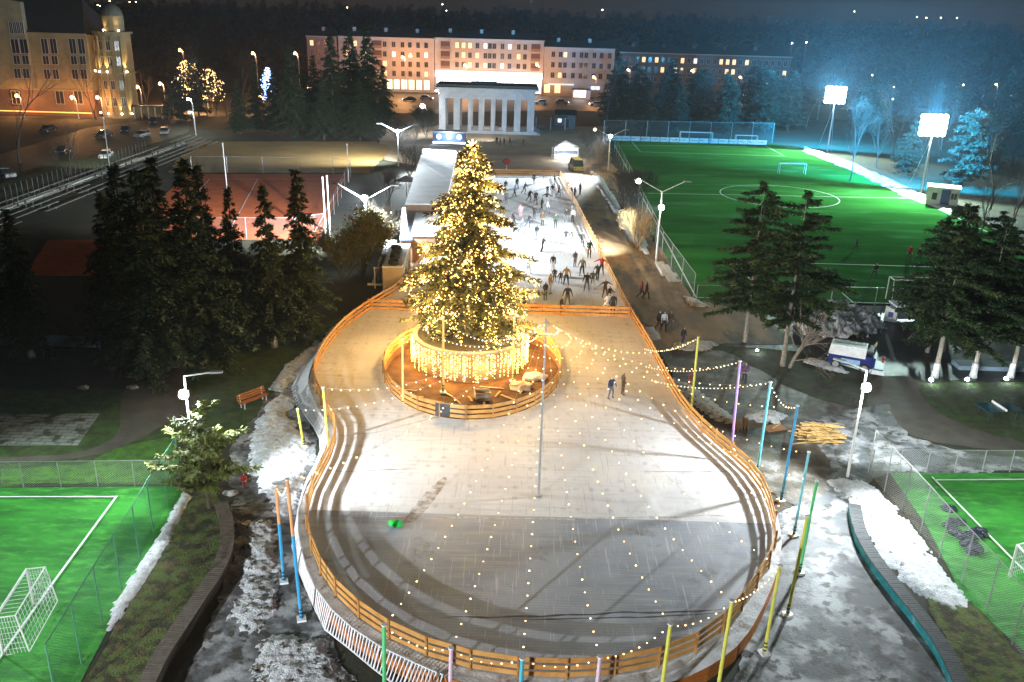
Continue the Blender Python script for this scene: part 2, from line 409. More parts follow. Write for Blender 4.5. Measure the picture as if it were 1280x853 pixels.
def ice_mat(name, kind):
    m = bpy.data.materials.new(name); m.use_nodes = True; n = m.node_tree; b = n.nodes['Principled BSDF']; L = n.links.new
    t = n.nodes.new('ShaderNodeTexCoord').outputs['Object']
    def node(ty, **kw):
        q = n.nodes.new(ty)
        for k, v in kw.items(): q.inputs[k].default_value = v
        return q
    def mp(sc):
        q = n.nodes.new('ShaderNodeMapping'); q.inputs['Scale'].default_value = sc; L(t, q.inputs[0]); return q.outputs[0]
    def noi(v, s, d=6, ro=.6): q = node('ShaderNodeTexNoise', Scale=s, Detail=d, Roughness=ro); L(v, q.inputs['Vector']); return q.outputs['Fac']
    def rng(f, a, bb, lo=0, hi=1):
        q = n.nodes.new('ShaderNodeMapRange'); q.interpolation_type = 'SMOOTHSTEP'
        for k, v in ((1, a), (2, bb), (3, lo), (4, hi)): q.inputs[k].default_value = v
        L(f, q.inputs[0]); return q.outputs[0]
    def mix(f, a, bb, mode='MIX'):
        q = n.nodes.new('ShaderNodeMix'); q.data_type = 'RGBA'; q.blend_type = mode
        if isinstance(f, float): q.inputs[0].default_value = f
        else: L(f, q.inputs[0])
        for k, v in ((6, a), (7, bb)):
            if isinstance(v, tuple): q.inputs[k].default_value = (*v, 1)
            else: L(v, q.inputs[k])
        return q.outputs[2]
    def math_(op, a, bb):
        q = n.nodes.new('ShaderNodeMath'); q.operation = op
        for k, v in ((0, a), (1, bb)):
            if isinstance(v, (int, float)): q.inputs[k].default_value = v
            else: L(v, q.inputs[k])
        return q.outputs[0]
    sep = n.nodes.new('ShaderNodeSeparateXYZ'); L(t, sep.inputs[0])
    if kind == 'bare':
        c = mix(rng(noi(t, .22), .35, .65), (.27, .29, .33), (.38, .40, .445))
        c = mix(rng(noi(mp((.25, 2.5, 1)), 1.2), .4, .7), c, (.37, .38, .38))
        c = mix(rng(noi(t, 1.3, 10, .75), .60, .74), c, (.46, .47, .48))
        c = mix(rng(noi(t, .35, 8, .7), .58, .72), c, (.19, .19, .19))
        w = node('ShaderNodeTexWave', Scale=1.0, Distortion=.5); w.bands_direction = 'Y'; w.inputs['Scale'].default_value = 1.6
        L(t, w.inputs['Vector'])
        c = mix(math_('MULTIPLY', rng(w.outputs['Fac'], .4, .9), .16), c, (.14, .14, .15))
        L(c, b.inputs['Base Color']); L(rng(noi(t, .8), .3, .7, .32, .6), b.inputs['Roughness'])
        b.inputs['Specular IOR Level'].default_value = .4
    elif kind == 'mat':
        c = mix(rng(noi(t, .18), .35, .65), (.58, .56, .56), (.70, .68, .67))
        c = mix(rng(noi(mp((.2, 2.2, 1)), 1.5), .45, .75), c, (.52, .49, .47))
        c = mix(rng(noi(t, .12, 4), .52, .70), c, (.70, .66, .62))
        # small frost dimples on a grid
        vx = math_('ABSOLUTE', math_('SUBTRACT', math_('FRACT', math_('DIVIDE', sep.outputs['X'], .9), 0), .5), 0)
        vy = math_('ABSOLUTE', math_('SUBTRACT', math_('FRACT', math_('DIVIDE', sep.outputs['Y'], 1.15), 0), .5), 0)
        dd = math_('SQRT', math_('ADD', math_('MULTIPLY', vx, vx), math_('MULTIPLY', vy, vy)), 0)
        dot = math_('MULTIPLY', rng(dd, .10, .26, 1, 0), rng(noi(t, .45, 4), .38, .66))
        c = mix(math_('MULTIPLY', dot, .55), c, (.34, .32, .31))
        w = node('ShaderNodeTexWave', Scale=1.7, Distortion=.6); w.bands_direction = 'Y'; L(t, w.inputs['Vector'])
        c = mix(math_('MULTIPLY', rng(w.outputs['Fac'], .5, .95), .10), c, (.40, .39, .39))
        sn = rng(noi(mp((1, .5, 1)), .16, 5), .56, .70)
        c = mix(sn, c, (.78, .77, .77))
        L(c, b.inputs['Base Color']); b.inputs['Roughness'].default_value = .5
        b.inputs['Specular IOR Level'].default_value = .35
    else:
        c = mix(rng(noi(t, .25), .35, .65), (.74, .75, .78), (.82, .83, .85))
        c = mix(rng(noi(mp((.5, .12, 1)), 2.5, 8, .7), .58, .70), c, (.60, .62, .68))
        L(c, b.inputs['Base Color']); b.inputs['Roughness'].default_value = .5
    for ang_, sc_, lo_ in ((.6, 1.0, .66), (-.9, 1.3, .67), (1.9, .8, .66), (2.7, 1.6, .68)):   # blade scratches and scraped streaks
        q = n.nodes.new('ShaderNodeMapping'); q.inputs['Rotation'].default_value = (0, 0, ang_); q.inputs['Scale'].default_value = (9 * sc_, .35 * sc_, 1); L(t, q.inputs[0])
        c = mix(math_('MULTIPLY', rng(noi(q.outputs[0], 1.0, 3, .5), lo_, lo_ + .03), .5), c, (.62, .63, .65) if kind == 'bare' else (.36, .35, .35))
    L(c, b.inputs['Base Color'])
    bp = node('ShaderNodeBump', Strength=.2, Distance=.03); L(noi(t, 5, 8, .7), bp.inputs['Height']); L(bp.outputs[0], b.inputs['Normal'])
    return m
def ice(name, poly, mat, hole=None):
    o = MB().poly([poly] + ([hole] if hole else []), DZ).build(name, mat); o['kind'] = 'structure'
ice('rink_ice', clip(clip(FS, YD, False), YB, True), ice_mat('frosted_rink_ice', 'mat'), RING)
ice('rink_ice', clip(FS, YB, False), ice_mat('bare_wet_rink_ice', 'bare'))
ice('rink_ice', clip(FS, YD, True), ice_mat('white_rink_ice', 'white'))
# deck border outside the fence, snow covered
DW = []
FS2 = resample(FS, 1.0)
def dw(p):
    if p.y > 60: return .35
    k = min(1, max(0, (p.y - 33) / 6)); return (1.0 - .6 * k) if p.x > 0 else (.8 - .3 * k)
nrm = offset(FS2, 1.0); OUTR = []
for p, q in zip(FS2, nrm):
    OUTR.append(p - (q - p) * dw(p))
# choose the outward side
cen = Vector((1, 45)); k = len(FS2) // 2
if (OUTR[k] - cen).length < (FS2[k] - cen).length:
    OUTR = [p + (q - p) * dw(p) for p, q in zip(FS2, nrm)]; SGN = 1
else: SGN = -1
dm = MB(); n_ = len(FS2)
dm.add([(p.x, p.y, DZ - .002) for p in FS2] + [(p.x, p.y, DZ - .002) for p in OUTR], [(i, i + 1, n_ + i + 1, n_ + i) for i in range(n_ - 1)])
SNOWDECK = M('trodden_snow_on_deck', (.62, .63, .66), (.34, .33, .33), 1.1, .7, (.3, .7), bump=.8, bscale=7, c3=(.16, .13, .10), s3=.8, t3=(.55, .7))
deck = tag(dm.build('rink_deck', SNOWDECK), 'structure', kind='structure')
OS = resample(OUTR, 1.9)
for a, b in zip(OS, OS[1:]):      # boards closing the side of the deck, two high
    for z0, z1 in ((.02, .39), (.41, .775)):
        p, q = a.lerp(b, .004), a.lerp(b, .996)
        MB().bar((p.x, p.y, (z0 + z1) / 2), (q.x, q.y, (z0 + z1) / 2), .05, z1 - z0).build('side_board', ORANGE, deck)
pit = MB().poly([RING], .25).build('planter_pit_floor', M('warm_brown_earth', (.10, .042, .014), (.05, .022, .008), 1.2, .85, bump=.8, bscale=7, c3=(.14, .07, .025), s3=.5, t3=(.5, .65))); pit['kind'] = 'structure'
pw = MB(); n_ = len(RING); pw.add([(p.x, p.y, .2) for p in RING] + [(p.x, p.y, DZ) for p in RING], [((i + 1) % n_, i, n_ + i, n_ + (i + 1) % n_) for i in range(n_)])
tag(pw.build('pit_wall', WOODD), kind='structure')
# melt seams and a half clear brown streak on the ice
SEAM = M('dark_melt_seam', (.05, .048, .045), (.10, .095, .09), 3, .35)
def seam(px, w, mat, z, seed=0, name='ice_seam'):
    P = resample([G(x, y, DZ).to_2d() for x, y in px], .25)
    a = []; b = []
    for i, p in enumerate(P):
        t = i / (len(P) - 1); ww = w * (.35 + .9 * abs(noise.noise((i * .21, seed, 0))) * 1.6) * min(1, 6 * t, 6 * (1 - t)) + .01
        d = noise.noise((i * .13, seed + 5, 0)) * w; a.append(p + Vector((0, ww / 2 + d))); b.append(p + Vector((0, -ww / 2 + d)))
    tag(MB().poly([a + b[::-1]], z).build(name, mat), kind='structure')
seam([(548, 773), (600, 772), (700, 769), (780, 767), (870, 764), (915, 761)], .16, SEAM, DZ + .006)
seam([(640, 775), (800, 772), (905, 766)], .08, SEAM, DZ + .007, 4)
seam([(432, 545), (470, 541), (540, 523), (580, 515)], .06, SEAM, DZ + .006, 7)
seam([(400, 588), (430, 590), (520, 586)], .06, SEAM, DZ + .006, 8)
seam([(430, 646), (700, 649), (950, 644)], .14, M('frost_edge', (.62, .60, .58), (.30, .28, .27), 4, .6), DZ + .006, 9)
seam([(800, 590), (860, 590), (915, 589)], .07, SEAM, DZ + .006, 11)
def streak_sheet(px, mat, z, seed):
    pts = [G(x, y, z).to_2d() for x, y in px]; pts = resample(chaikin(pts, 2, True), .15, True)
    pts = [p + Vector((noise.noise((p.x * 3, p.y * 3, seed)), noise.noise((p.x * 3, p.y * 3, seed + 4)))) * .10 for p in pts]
    tag(MB().poly([pts], z).build('ice_streak', mat), kind='structure')
STREAK = bpy.data.materials.new('brown_ice_streak'); STREAK.use_nodes = True; n = STREAK.node_tree
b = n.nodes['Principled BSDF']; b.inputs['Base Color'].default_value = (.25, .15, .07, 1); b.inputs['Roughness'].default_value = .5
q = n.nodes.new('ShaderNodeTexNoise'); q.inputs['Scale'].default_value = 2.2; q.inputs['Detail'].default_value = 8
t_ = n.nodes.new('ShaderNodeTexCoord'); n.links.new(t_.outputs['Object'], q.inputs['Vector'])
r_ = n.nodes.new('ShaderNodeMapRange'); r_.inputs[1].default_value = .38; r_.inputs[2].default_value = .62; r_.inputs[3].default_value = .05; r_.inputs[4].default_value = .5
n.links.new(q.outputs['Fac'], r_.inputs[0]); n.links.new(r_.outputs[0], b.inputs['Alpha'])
streak_sheet([(500, 655), (512, 640), (535, 612), (560, 592), (556, 606), (535, 636), (517, 654)], STREAK, DZ + .009, 3)
# ---- plank fences
POST = M('fence_post_wood', (.50, .24, .07), (.36, .16, .045), 3, .6)
def plank_fence(name, label, P, rows, closed=False, post_side=0.07, postmat=POST, mat=WOOD, base=DZ, ph=1.12):
    t = thing(name, label, 'fence', (0, 0, 0))
    N = len(P)
    for i in range(N if closed else N - 1):
        a, b = P[i], P[(i + 1) % N]
        for z0, z1 in rows:
            p, q = a.lerp(b, .006), a.lerp(b, .994); jz = random.uniform(-.008, .008)
            MB().bar((p.x, p.y, base + (z0 + z1) / 2 + jz), (q.x, q.y, base + (z0 + z1) / 2 + jz), .035, z1 - z0).build('plank', mat, t)
    off = offset(P, post_side, closed)
    for p in off:
        MB().box((p.x, p.y, base + ph / 2 - .01), (.08, .08, ph)).build('post', postmat, t)
    return t
random.seed(5)
ROWS = ((.08, .31), (.44, .67), (.80, 1.05))
OF = resample(FS, 2.05)
plank_fence('rink_fence', 'orange plank fence running round the outside of the whole ice rink', OF, ROWS, post_side=.07 * SGN)
plank_fence('planter_fence', 'oval plank fence ringing the pit round the lit Christmas tree', resample(RING, 1.85, True), ROWS, True, -.07)
dvl = [p for p in FS if abs(p.y - YD) < 1.0]
xl = min(p.x for p in dvl) + .15; xr = max(p.x for p in dvl) - .15
plank_fence('divider_fence', 'straight plank fence across the ice behind the Christmas tree, dividing the two rinks', resample([Vector((xl, YD)), Vector((xr, YD))], 2), ROWS)
plank_fence('end_fence', 'short plank fence closing the far end of the white skating rink', resample([FS[0] + Vector((.15, .1)), FS[-1] + Vector((-.15, .1))], 2), ROWS)
# ================================================================= LAMPS
def pole_mb(h, r0_=.09, r1_=.06, n=8): return MB().tube([(0, 0, 0), (0, 0, h * .5), (0, 0, h)], [r0_, (r0_ + r1_) / 2, r1_], n)
def head_box(t, c, d, rz=0, glow=None, gm=None, gr=.2):
    h = MB().box(c, d, rz).build('lamp_head', STEEL, t)
    if glow is not None: MB().ball(glow, gr, 10, 6).build('lens', gm or LAMPW, h)
    return h
# left lamp with a flood lamp hung low on the mast
def flood_mast(label, base, h, hz, rz, spots, arm=True, color=(.86, .95, 1), grp=None, glow=.28, gm=None):
    t = thing('lamp_post', label, 'lamp post', base, 0, grp)
    pole_mb(h, .10, .06).build('pole', WHITEP, t)
    if arm:
        d = Vector((math.cos(rz), math.sin(rz), 0)); MB().bar((0, 0, h - .04), tuple(d * 1.5 + Vector((0, 0, h + .12))), .07, .07).build('arm', WHITEP, t)
        head_box(t, tuple(d * 1.75 + Vector((0, 0, h + .12))), (.7, .26, .1), rz)
    head_box(t, (.0, -.22, hz), (.5, .14, .4), 0, (.0, -.38, hz), gm or LAMPW, glow)
    for tg, p, ang in spots:
        light('SPOT', (base[0], base[1] - .9, base[2] + hz), p, color, t, tg, ang, .6, .25)
    return t
bL, bR = G(246, 611), G(1059, 597)
flood_mast('white lamp post with a bare glaring lamp beside the left football cage', bL, 7.3, 6.3, .2,
           [((-30, 38, 0), 5200, 120), ((-2, 50, 0), 20000, 84), ((-16, 30, 0), 2600, 90), ((-23, 64, 1), 1500, 130)])
flood_mast('white lamp post with a bare glaring lamp beside the right football cage', bR, 7.4, 6.4, 2.4,
           [((26, 36, 0), 6500, 120), ((8, 46, 0), 20000, 110), ((21, 30, 0), 5000, 90), ((30, 66, 2), 11000, 120)])
def double_arm(label, base, h, lit=(), rz=.15, span=2.6, up=1.1, color=(1, .8, .5), power=0, gm=None, flood=None, grp='double armed street lamps'):
    t = thing('street_lamp', label, 'street lamp', base, 0, grp)
    pole_mb(h - up, .13, .08).build('pole', WHITEP, t)
    for k, s_ in enumerate((-1, 1)):
        d = Vector((math.cos(rz), math.sin(rz), 0)) * s_
        e_ = d * span + Vector((0, 0, h)); MB().bar((0, 0, h - up - .1), tuple(e_), .07, .07).build('arm', WHITEP, t)
        hd = head_box(t, tuple(e_ + d * .3), (.9, .34, .14), rz, tuple(e_ + d * .3 + Vector((0, 0, -.12))) if k in lit else None, gm or LAMPY, .3)
        if k in lit and power: light('SPOT', tuple(Vector(base) + e_ + d * .3 + Vector((0, 0, -.5))), power, color, t, tuple(Vector(base) + d * 5), 165, .4, .3)
    if flood:
        hd = head_box(t, (0, -.2, flood[0]), (.6, .16, .5), 0, (0, -.45, flood[0]), LAMPW, .32)
        for tg, p, ang in flood[1]: light('SPOT', (base[0], base[1] - 1.2, base[2] + flood[0]), p, (.84, .94, 1), t, tg, ang, 1.0, .3)
    return t
b825 = G(820, 328)
double_arm('tall double armed lamp by the pitch fence, its left lamp lit', b825, 9.6, (0,), 0.0, 2.5, 1.2, (1, .70, .34), 1800, LAMPY,
           (6.6, [((-1, 116, 0), 100000, 74)]))
double_arm('double armed lamp beside the far corner of the big pitch, left lamp faintly lit', G(760, 214), 7.6, (0,), 0.0, 2.6, 1.2, (1, .70, .34), 1500, M('lamp_glow_faint', (1, .9, .7), emit=(1, .85, .6), estr=4), (6.4, [((0, 147, 0), 150000, 70)]))  # white flood head is added to brighten the far end of the rink
double_arm('double armed lamp with a glaring white flood lamp at the corner of the ochre field', G(498, 208), 7.6, (), 0.0, 3.0, 1.3, flood=(6.4, [((0, 138, 0), 150000, 90), ((-48, 185, 0), 75000, 120), ((-18, 150, 3), 5200, 120), ((-16, 200, 3), 5000, 150)]))
double_arm('double armed lamp with a glaring white flood lamp above the pale bush', G(459, 330), 9.0, (), 0.0, 3.0, 1.6, flood=(7.6, [((-1, 100, 0), 90000, 100), ((-40, 128, 0), 260000, 90), ((-14, 88, 2), 5200, 120)]))
# ---- the big flood lights of the pitch
def floodlight(label, base, h, target, power):
    t = thing('floodlight_mast', label, 'floodlight', base, 0, 'floodlight masts behind the big pitch')
    MB().tube([(0, 0, 0), (0, 0, h)], [.22, .12], 8).build('mast', STEEL, t)
    for sx_, sy_ in ((1.6, 2.2), (-1.6, 2.2)): MB().tube([(sx_, sy_, 0), (0, 0, h * .8)], .05, 5).build('stay', STEEL, t)
    rk = MB()
    for z in (-1.35, -.45, .45, 1.35): rk.bar((-2.1, 0, h + z), (2.1, 0, h + z), .1, .1)
    for x in (-1.9, 1.9): rk.bar((x, 0, h - 1.5), (x, 0, h + 1.5), .1, .1)
    rk.build('rack', STEEL, t)
    d = (Vector(target) - Vector(base)); d.z = 0; d.normalize()
    for iz in range(4):
        for ix in range(5):
            p = Vector((-1.8 + .9 * ix, 0, h - 1.35 + .9 * iz)) + d * .25
            hd = MB().tube([tuple(p), tuple(p + d * .3 + Vector((0, 0, -.1)))], [.2, .36], 10).build('lamp', DARKM, t)
            MB().ball(tuple(p + d * .33 + Vector((0, 0, -.1))), .46, 10, 6).build('lens', M('floodlight_lens', (1, 1, 1), emit=(.80, .93, 1), estr=120), hd)
    for q, col in FLCOL:
        light('SPOT', tuple(Vector(base) + Vector((0, 0, h)) + d * 1.4), power * q, col, t, target, 168, .25, .6)
    hp3 = Vector(base) + Vector((0, 0, h + .6))
    light('SPOT', tuple(hp3), power * 6.0, (.01, .40, .85), t, tuple(hp3 + Vector((0, 0, 1))), 179, .05, .6)  # added upward beam, tints the haze round the lamps blue
    light('SPOT', tuple(hp3), power * 1.0, (.65, .86, 1), t, tuple(hp3 + Vector((0, 0, 1))), 179, .05, .6)  # added upward beam, whitens the core of the glow
    light('SPOT', tuple(hp3 + Vector((.8, 1.5, 0))), power * 2.6, (.01, .42, .9), t, tuple(hp3 + Vector((6, 14, -1))), 165, .3, .6)  # added rear beam, turns the trees and haze behind blue
    return t
FLCOL = [(.95, (.70, 1.0, .90))]
floodlight('left of the two floodlight masts glaring behind the far side of the green pitch', G(1034, 190), 12.4, (40, 140, 0), 95000)
floodlight('right of the two floodlight masts glaring behind the green pitch, near the white hut', G(1151, 242), 11.6, (45, 110, 0), 95000)
# ---- lamps outside the picture that throw the long shadows over the near rink and light the two cages
def side_mast(label, base, h, spots, color=(.92, .96, 1)):
    t = thing('floodlight_mast', label, 'floodlight', base, 0)
    MB().tube([(0, 0, 0), (0, 0, h)], [.2, .1], 8).build('mast', STEEL, t)
    hd = MB().box((0, 0, h + .2), (1.6, .3, .8)).build('lamp', DARKM, t); MB().ball((0, 0, h + .75), .3).build('lens', LAMPW, hd)
    for tg, p, ang in spots: light('SPOT', (base[0], base[1], base[2] + h + 1.4), p, color, t, tg, ang, .6, .3)
side_mast('tall floodlight mast standing behind the viewer left of the rink', (-35, -16, 0), 13.5, [((3, 42, 0), 185000, 42), ((-16, 36, 0), 60000, 24)])
side_mast('floodlight mast on the far side of the left football cage', (-37, 40, 0), 9, [((-24, 40, 0), 15500, 115)], (.8, 1, .95))
side_mast('floodlight mast on the far side of the right football cage', (39, 38, 0), 9, [((27, 42, 0), 14500, 110)], (.85, 1, .92))
# ================================================================= CHRISTMAS TREE AND PLANTER
random.seed(11)
DC = Vector((-3.4, 66.6, 0)); DR = 4.5; DH = 2.55
pl_ = thing('tree_planter', 'round raised planter under the Christmas tree, hung with a curtain of golden lights', 'planter', tuple(DC + Vector((0, 0, .25))))
w_ = MB(); n_ = 64
w_.add([(DR * math.cos(2 * PI * i / n_), DR * math.sin(2 * PI * i / n_), z) for z in (0, DH - .25) for i in range(n_)], [(i, (i + 1) % n_, n_ + (i + 1) % n_, n_ + i) for i in range(n_)])
w_.build('wall', M('pale_planter_wall', (.22, .14, .07), (.16, .10, .05), 2, .7), pl_)
rim = MB(); a = ring(0, 0, DR + .14, DR + .14, 64); b_ = ring(0, 0, DR - .25, DR - .25, 64)
for i in range(64):
    j = (i + 1) % 64
    rim.add([(*a[i], DH - .25), (*a[j], DH - .25), (*b_[j], DH - .25), (*b_[i], DH - .25), (*a[i], DH - .1), (*a[j], DH - .1), (*b_[j], DH - .1), (*b_[i], DH - .1)],
            [(4, 5, 6, 7), (0, 1, 5, 4), (2, 3, 7, 6), (0, 3, 2, 1)])
rim.build('rim', M('rim_stone', (.30, .24, .17), (.2, .16, .1), 3, .7), pl_)
MB().poly([ring(0, 0, DR - .2, DR - .2)], DH - .17).build('soil', M('mossy_soil', (.030, .032, .010), (.05, .035, .015), 1.5, .95, bump=.8, bscale=8), pl_)
cu_ = MB()
for k in range(150):
    t_a = 2 * PI * k / 150 + random.uniform(-.012, .012); rr = DR + .16 + random.uniform(0, .12); L_ = DH - .35 + random.uniform(-.45, .25)
    if random.random() < .12: L_ *= .55
    dens = .75 + .3 * noise.noise((math.cos(t_a) * 4, math.sin(t_a) * 4, 3))
    z = DH - .3
    while z > DH - L_ - .2 and z > .08:
        if random.random() < dens: cu_.octa((rr * math.cos(t_a) + random.uniform(-.03, .03), rr * math.sin(t_a) + random.uniform(-.03, .03), z), random.uniform(.03, .05))
        z -= random.uniform(.085, .15)
curt = cu_.build('curtain_bulbs', M('curtain_bulb_glow', (1, .8, .4), emit=(1, .60, .15), estr=8), pl_); curt['kind'] = 'stuff'
WARM = (1, .50, .12)
for k in range(12):
    t_a = 2 * PI * (k + .5) / 12
    light('POINT', (DC.x + (DR + .75) * math.cos(t_a), DC.y + (DR + .75) * math.sin(t_a), 1.5), 300, WARM, pl_, radius=.3)
def garland_pts(c, r, z, n, sag, per):  # swags round a circle
    return [(c[0] + r * math.cos(2 * PI * i / n), c[1] + r * math.sin(2 * PI * i / n), z - sag * abs(math.sin(PI * i * per / n))) for i in range(n)]
def string_light(name, label, pts, r=.045, mat=None, group=None, cat='string lights', cable=.005, loc=None):
    t = thing(name, label, cat, pts[0] if loc is None else loc, 0, group); o = Vector(t.location)
    P = [Vector(p) - o for p in pts]
    MB().tube(P, cable, 3, False).build('cable', STEEL, t)
    m = MB()
    for p in P: m.octa((p.x, p.y, p.z - r - .01), r * random.uniform(.8, 1.15))
    q = m.build('bulbs', mat or BULB, t); q['kind'] = 'stuff'
    return t
string_light('garland', 'ring of small bulbs lying round the rim of the planter', garland_pts(DC, DR - .15, DH + .02, 70, 0, 1), .05)
string_light('garland', 'inner loop of small bulbs hanging below the lowest branches of the Christmas tree', garland_pts(DC, DR - 1.1, DH + .55, 62, .3, 3), .05)
def conifer_mesh(name, h, r, seed, whorls=26, arms=9, clear=.12, droop=.25, tuft=.5, per=9, wmat=None, shape=1.0, ragged=.25, flat=1.0):
    """foliage of a spruce: drooping arms in whorls, each arm set with many small needle sprays"""
    rnd = random.Random(seed); mb = MB(); tips = []
    for w in range(whorls):
        f = w / (whorls - 1); z = h * (clear + (1 - clear) * f * .985)
        L0 = r * ((1 - f) ** shape) * (1 - .25 * max(0, .18 - f) / .18) + .12
        for k in range(max(4, int(arms * (1 - .45 * f)))):
            az = rnd.uniform(0, 2 * PI); L = L0 * rnd.uniform(1 - ragged * 1.3, 1 + ragged); z0 = z + rnd.uniform(-.4, .4) * h / whorls
            rise = rnd.uniform(-.05, .12); nseg = max(2, int(L / (tuft * .42)))
            for q in range(1, nseg + 1):
                u = q / nseg; d = L * u; zz = z0 + L * (rise * u * 1.6 - droop * u * u) * flat
                c = Vector((math.cos(az) * d, math.sin(az) * d, zz)); wd = (1 - u * .55)
                side = Vector((-math.sin(az), math.cos(az), 0)); out = Vector((math.cos(az), math.sin(az), 0))
                for s_ in range(per):
                    sgn = rnd.choice((-1, 1)); ln = tuft * rnd.uniform(.5, 1.1) * (.55 + wd * .6)
                    dirv = (side * sgn * rnd.uniform(.2, 1.1) + out * rnd.uniform(.1, 1) + Vector((0, 0, rnd.uniform(-.75, .3)))).normalized()
                    p = c + Vector((rnd.uniform(-.1, .1), rnd.uniform(-.1, .1), rnd.uniform(-.08, .08))) * tuft * 2
                    e_ = p + dirv * ln; wv = dirv.cross(Vector((rnd.uniform(-1, 1), rnd.uniform(-1, 1), 1))).normalized() * ln * .17
                    mid = p.lerp(e_, .45)
                    mb.add([p, mid + wv, e_, mid - wv], [(0, 1, 2, 3)])
                tips.append(c)
    me = bpy.data.meshes.new(name); me.from_pydata([tuple(v) for v in mb.v], [], mb.f); me.materials.append(wmat); me.update()
    return me, tips
NEEDLE = M('spruce_needles', (.028, .050, .016), (.016, .030, .010), 1.3, .7, (.3, .7), c3=(.05, .065, .025), s3=.6, t3=(.5, .7))
NEEDLEC = M('christmas_tree_needles', (.075, .075, .015), (.04, .042, .010), 1.3, .7, (.3, .7))
BARK = M('bark', (.10, .075, .055), (.06, .045, .03), 6, .9, bump=.5)
BARKP = M('pale_bark', (.30, .27, .23), (.20, .17, .14), 4, .9, bump=.4)
LIME = M('limewash_on_trunk', (.62, .63, .62), (.42, .42, .40), 5, .85)
CT = thing('christmas_tree', 'tall Christmas tree covered in golden lights in the round planter', 'Christmas tree', (DC.x, DC.y, DH - .2))
TH_ = 15.4
cme, tips = conifer_mesh('christmas_tree_crown', TH_, 5.1, 3, 30, 14, .07, .20, .66, 12, NEEDLEC, .66, .36)
place('crown', cme, CT)
MB().tube([(0, 0, 0), (0, 0, TH_ * .55), (0, 0, TH_ * .97)], [.34, .2, .04], 10).build('trunk', BARK, CT)
rnd = random.Random(8); lb = MB()
# strings of bulbs wound over the branches: short hanging chains in clumps
for c in tips:
    rr = math.hypot(c.x, c.y); f = c.z / TH_
    edge = rr / (5.1 * max(.05, (1 - (f - .07) / .93)) ** .66 + .12)
    cl = noise.noise((c.x * .6, c.y * .6, c.z * .85)) + .05
    pr = (.98 if cl > 0 else .06) * (1 if edge > .5 else .35)
    if f > .82: pr = 1
    if rnd.random() < pr:
        for q in range(rnd.choice((3, 4, 5, 6))):
            lb.octa((c.x + rnd.gauss(0, .13), c.y + rnd.gauss(0, .13), c.z + rnd.uniform(-.55, .12)), rnd.uniform(.035, .078))
o = lb.build('light_bulbs', BULBY, CT); o['kind'] = 'stuff'
print('tree tips', len(tips), 'bulb faces', len(lb.f))
st_ = MB()
for k in range(8):
    a0 = PI * k / 4; st_.bar((0, 0, TH_ - .1), (math.cos(a0) * .45, 0, TH_ - .1 + math.sin(a0) * .45), .1, .08, (0, 1, 0))
st_.build('star', M('tree_star_glow', (1, .8, .3), emit=(1, .7, .3), estr=5), CT)
for k, (z, rr, n, p) in enumerate(((1.6, 4.9, 9, 850), (4.2, 4.5, 8, 800), (7.0, 3.7, 7, 850), (9.8, 2.9, 6, 620), (12.4, 1.9, 4, 480), (14.6, 1.0, 3, 260))):
    for j in range(n):
        t_a = 2 * PI * j / n + k
        light('POINT', (DC.x + rr * math.cos(t_a), DC.y + rr * math.sin(t_a), DH + z), p, (1, .61, .21), CT, radius=.25)
# ================================================================= MAST, COLOURED POLES AND STRING LIGHTS
MB_ = G(673, 621, DZ); MH = 10.9
cm = thing('mast', 'slim grey centre mast on the ice carrying all the string lights', 'mast', tuple(MB_))
MB().tube([(0, 0, 0), (0, 0, 5), (0, 0, MH)], [.08, .065, .05], 8).build('pole', STEEL, cm)
MB().tube([(0, 0, 0), (0, 0, .04)], [.2, .2], 10).build('foot_plate', STEEL, cm)
TOP = MB_ + Vector((0, 0, MH - .1))
def paint(name, c, c2=None): return M(name, c, c2 or tuple(v * .8 for v in c), 1.5, .45)
YEL, PUR, TEA, BLU, CYA, GRE, PNK, ORA = (paint('yellow_pole_paint', (.75, .72, .12)), paint('purple_pole_paint', (.36, .22, .55)), paint('teal_pole_paint', (.10, .48, .58)),
    paint('blue_pole_paint', (.05, .36, .66)), paint('cyan_pole_paint', (.25, .65, .75)), paint('green_pole_paint', (.12, .62, .22)), paint('pink_pole_paint', (.75, .55, .66)), paint('orange_pole_light', (.80, .38, .16)))
POLES = [('yellow', YEL, (863, 522), (873, 422), 'right edge of the rink, farthest of the row'), ('purple', PUR, (914, 564), (925, 452), 'outside the right curve of the rink'),
         ('teal', TEA, (946, 594), (963, 478), 'next to the purple one'), ('blue', BLU, (976, 628), (997, 508), 'in front of the wood pile'),
         ('pale cyan', CYA, (992, 671), (1011, 566), 'on the wet ground right of the rink'), ('green', GRE, (999, 718), (1021, 602), 'just behind a leaning yellow one'),
         ('bright yellow', YEL, (984, 770), (1009, 646), 'on the icy pavement right of the rink'), ('light yellow', YEL, (955, 818), (975, 708), 'close against the orange deck boards')]
TOPS = []
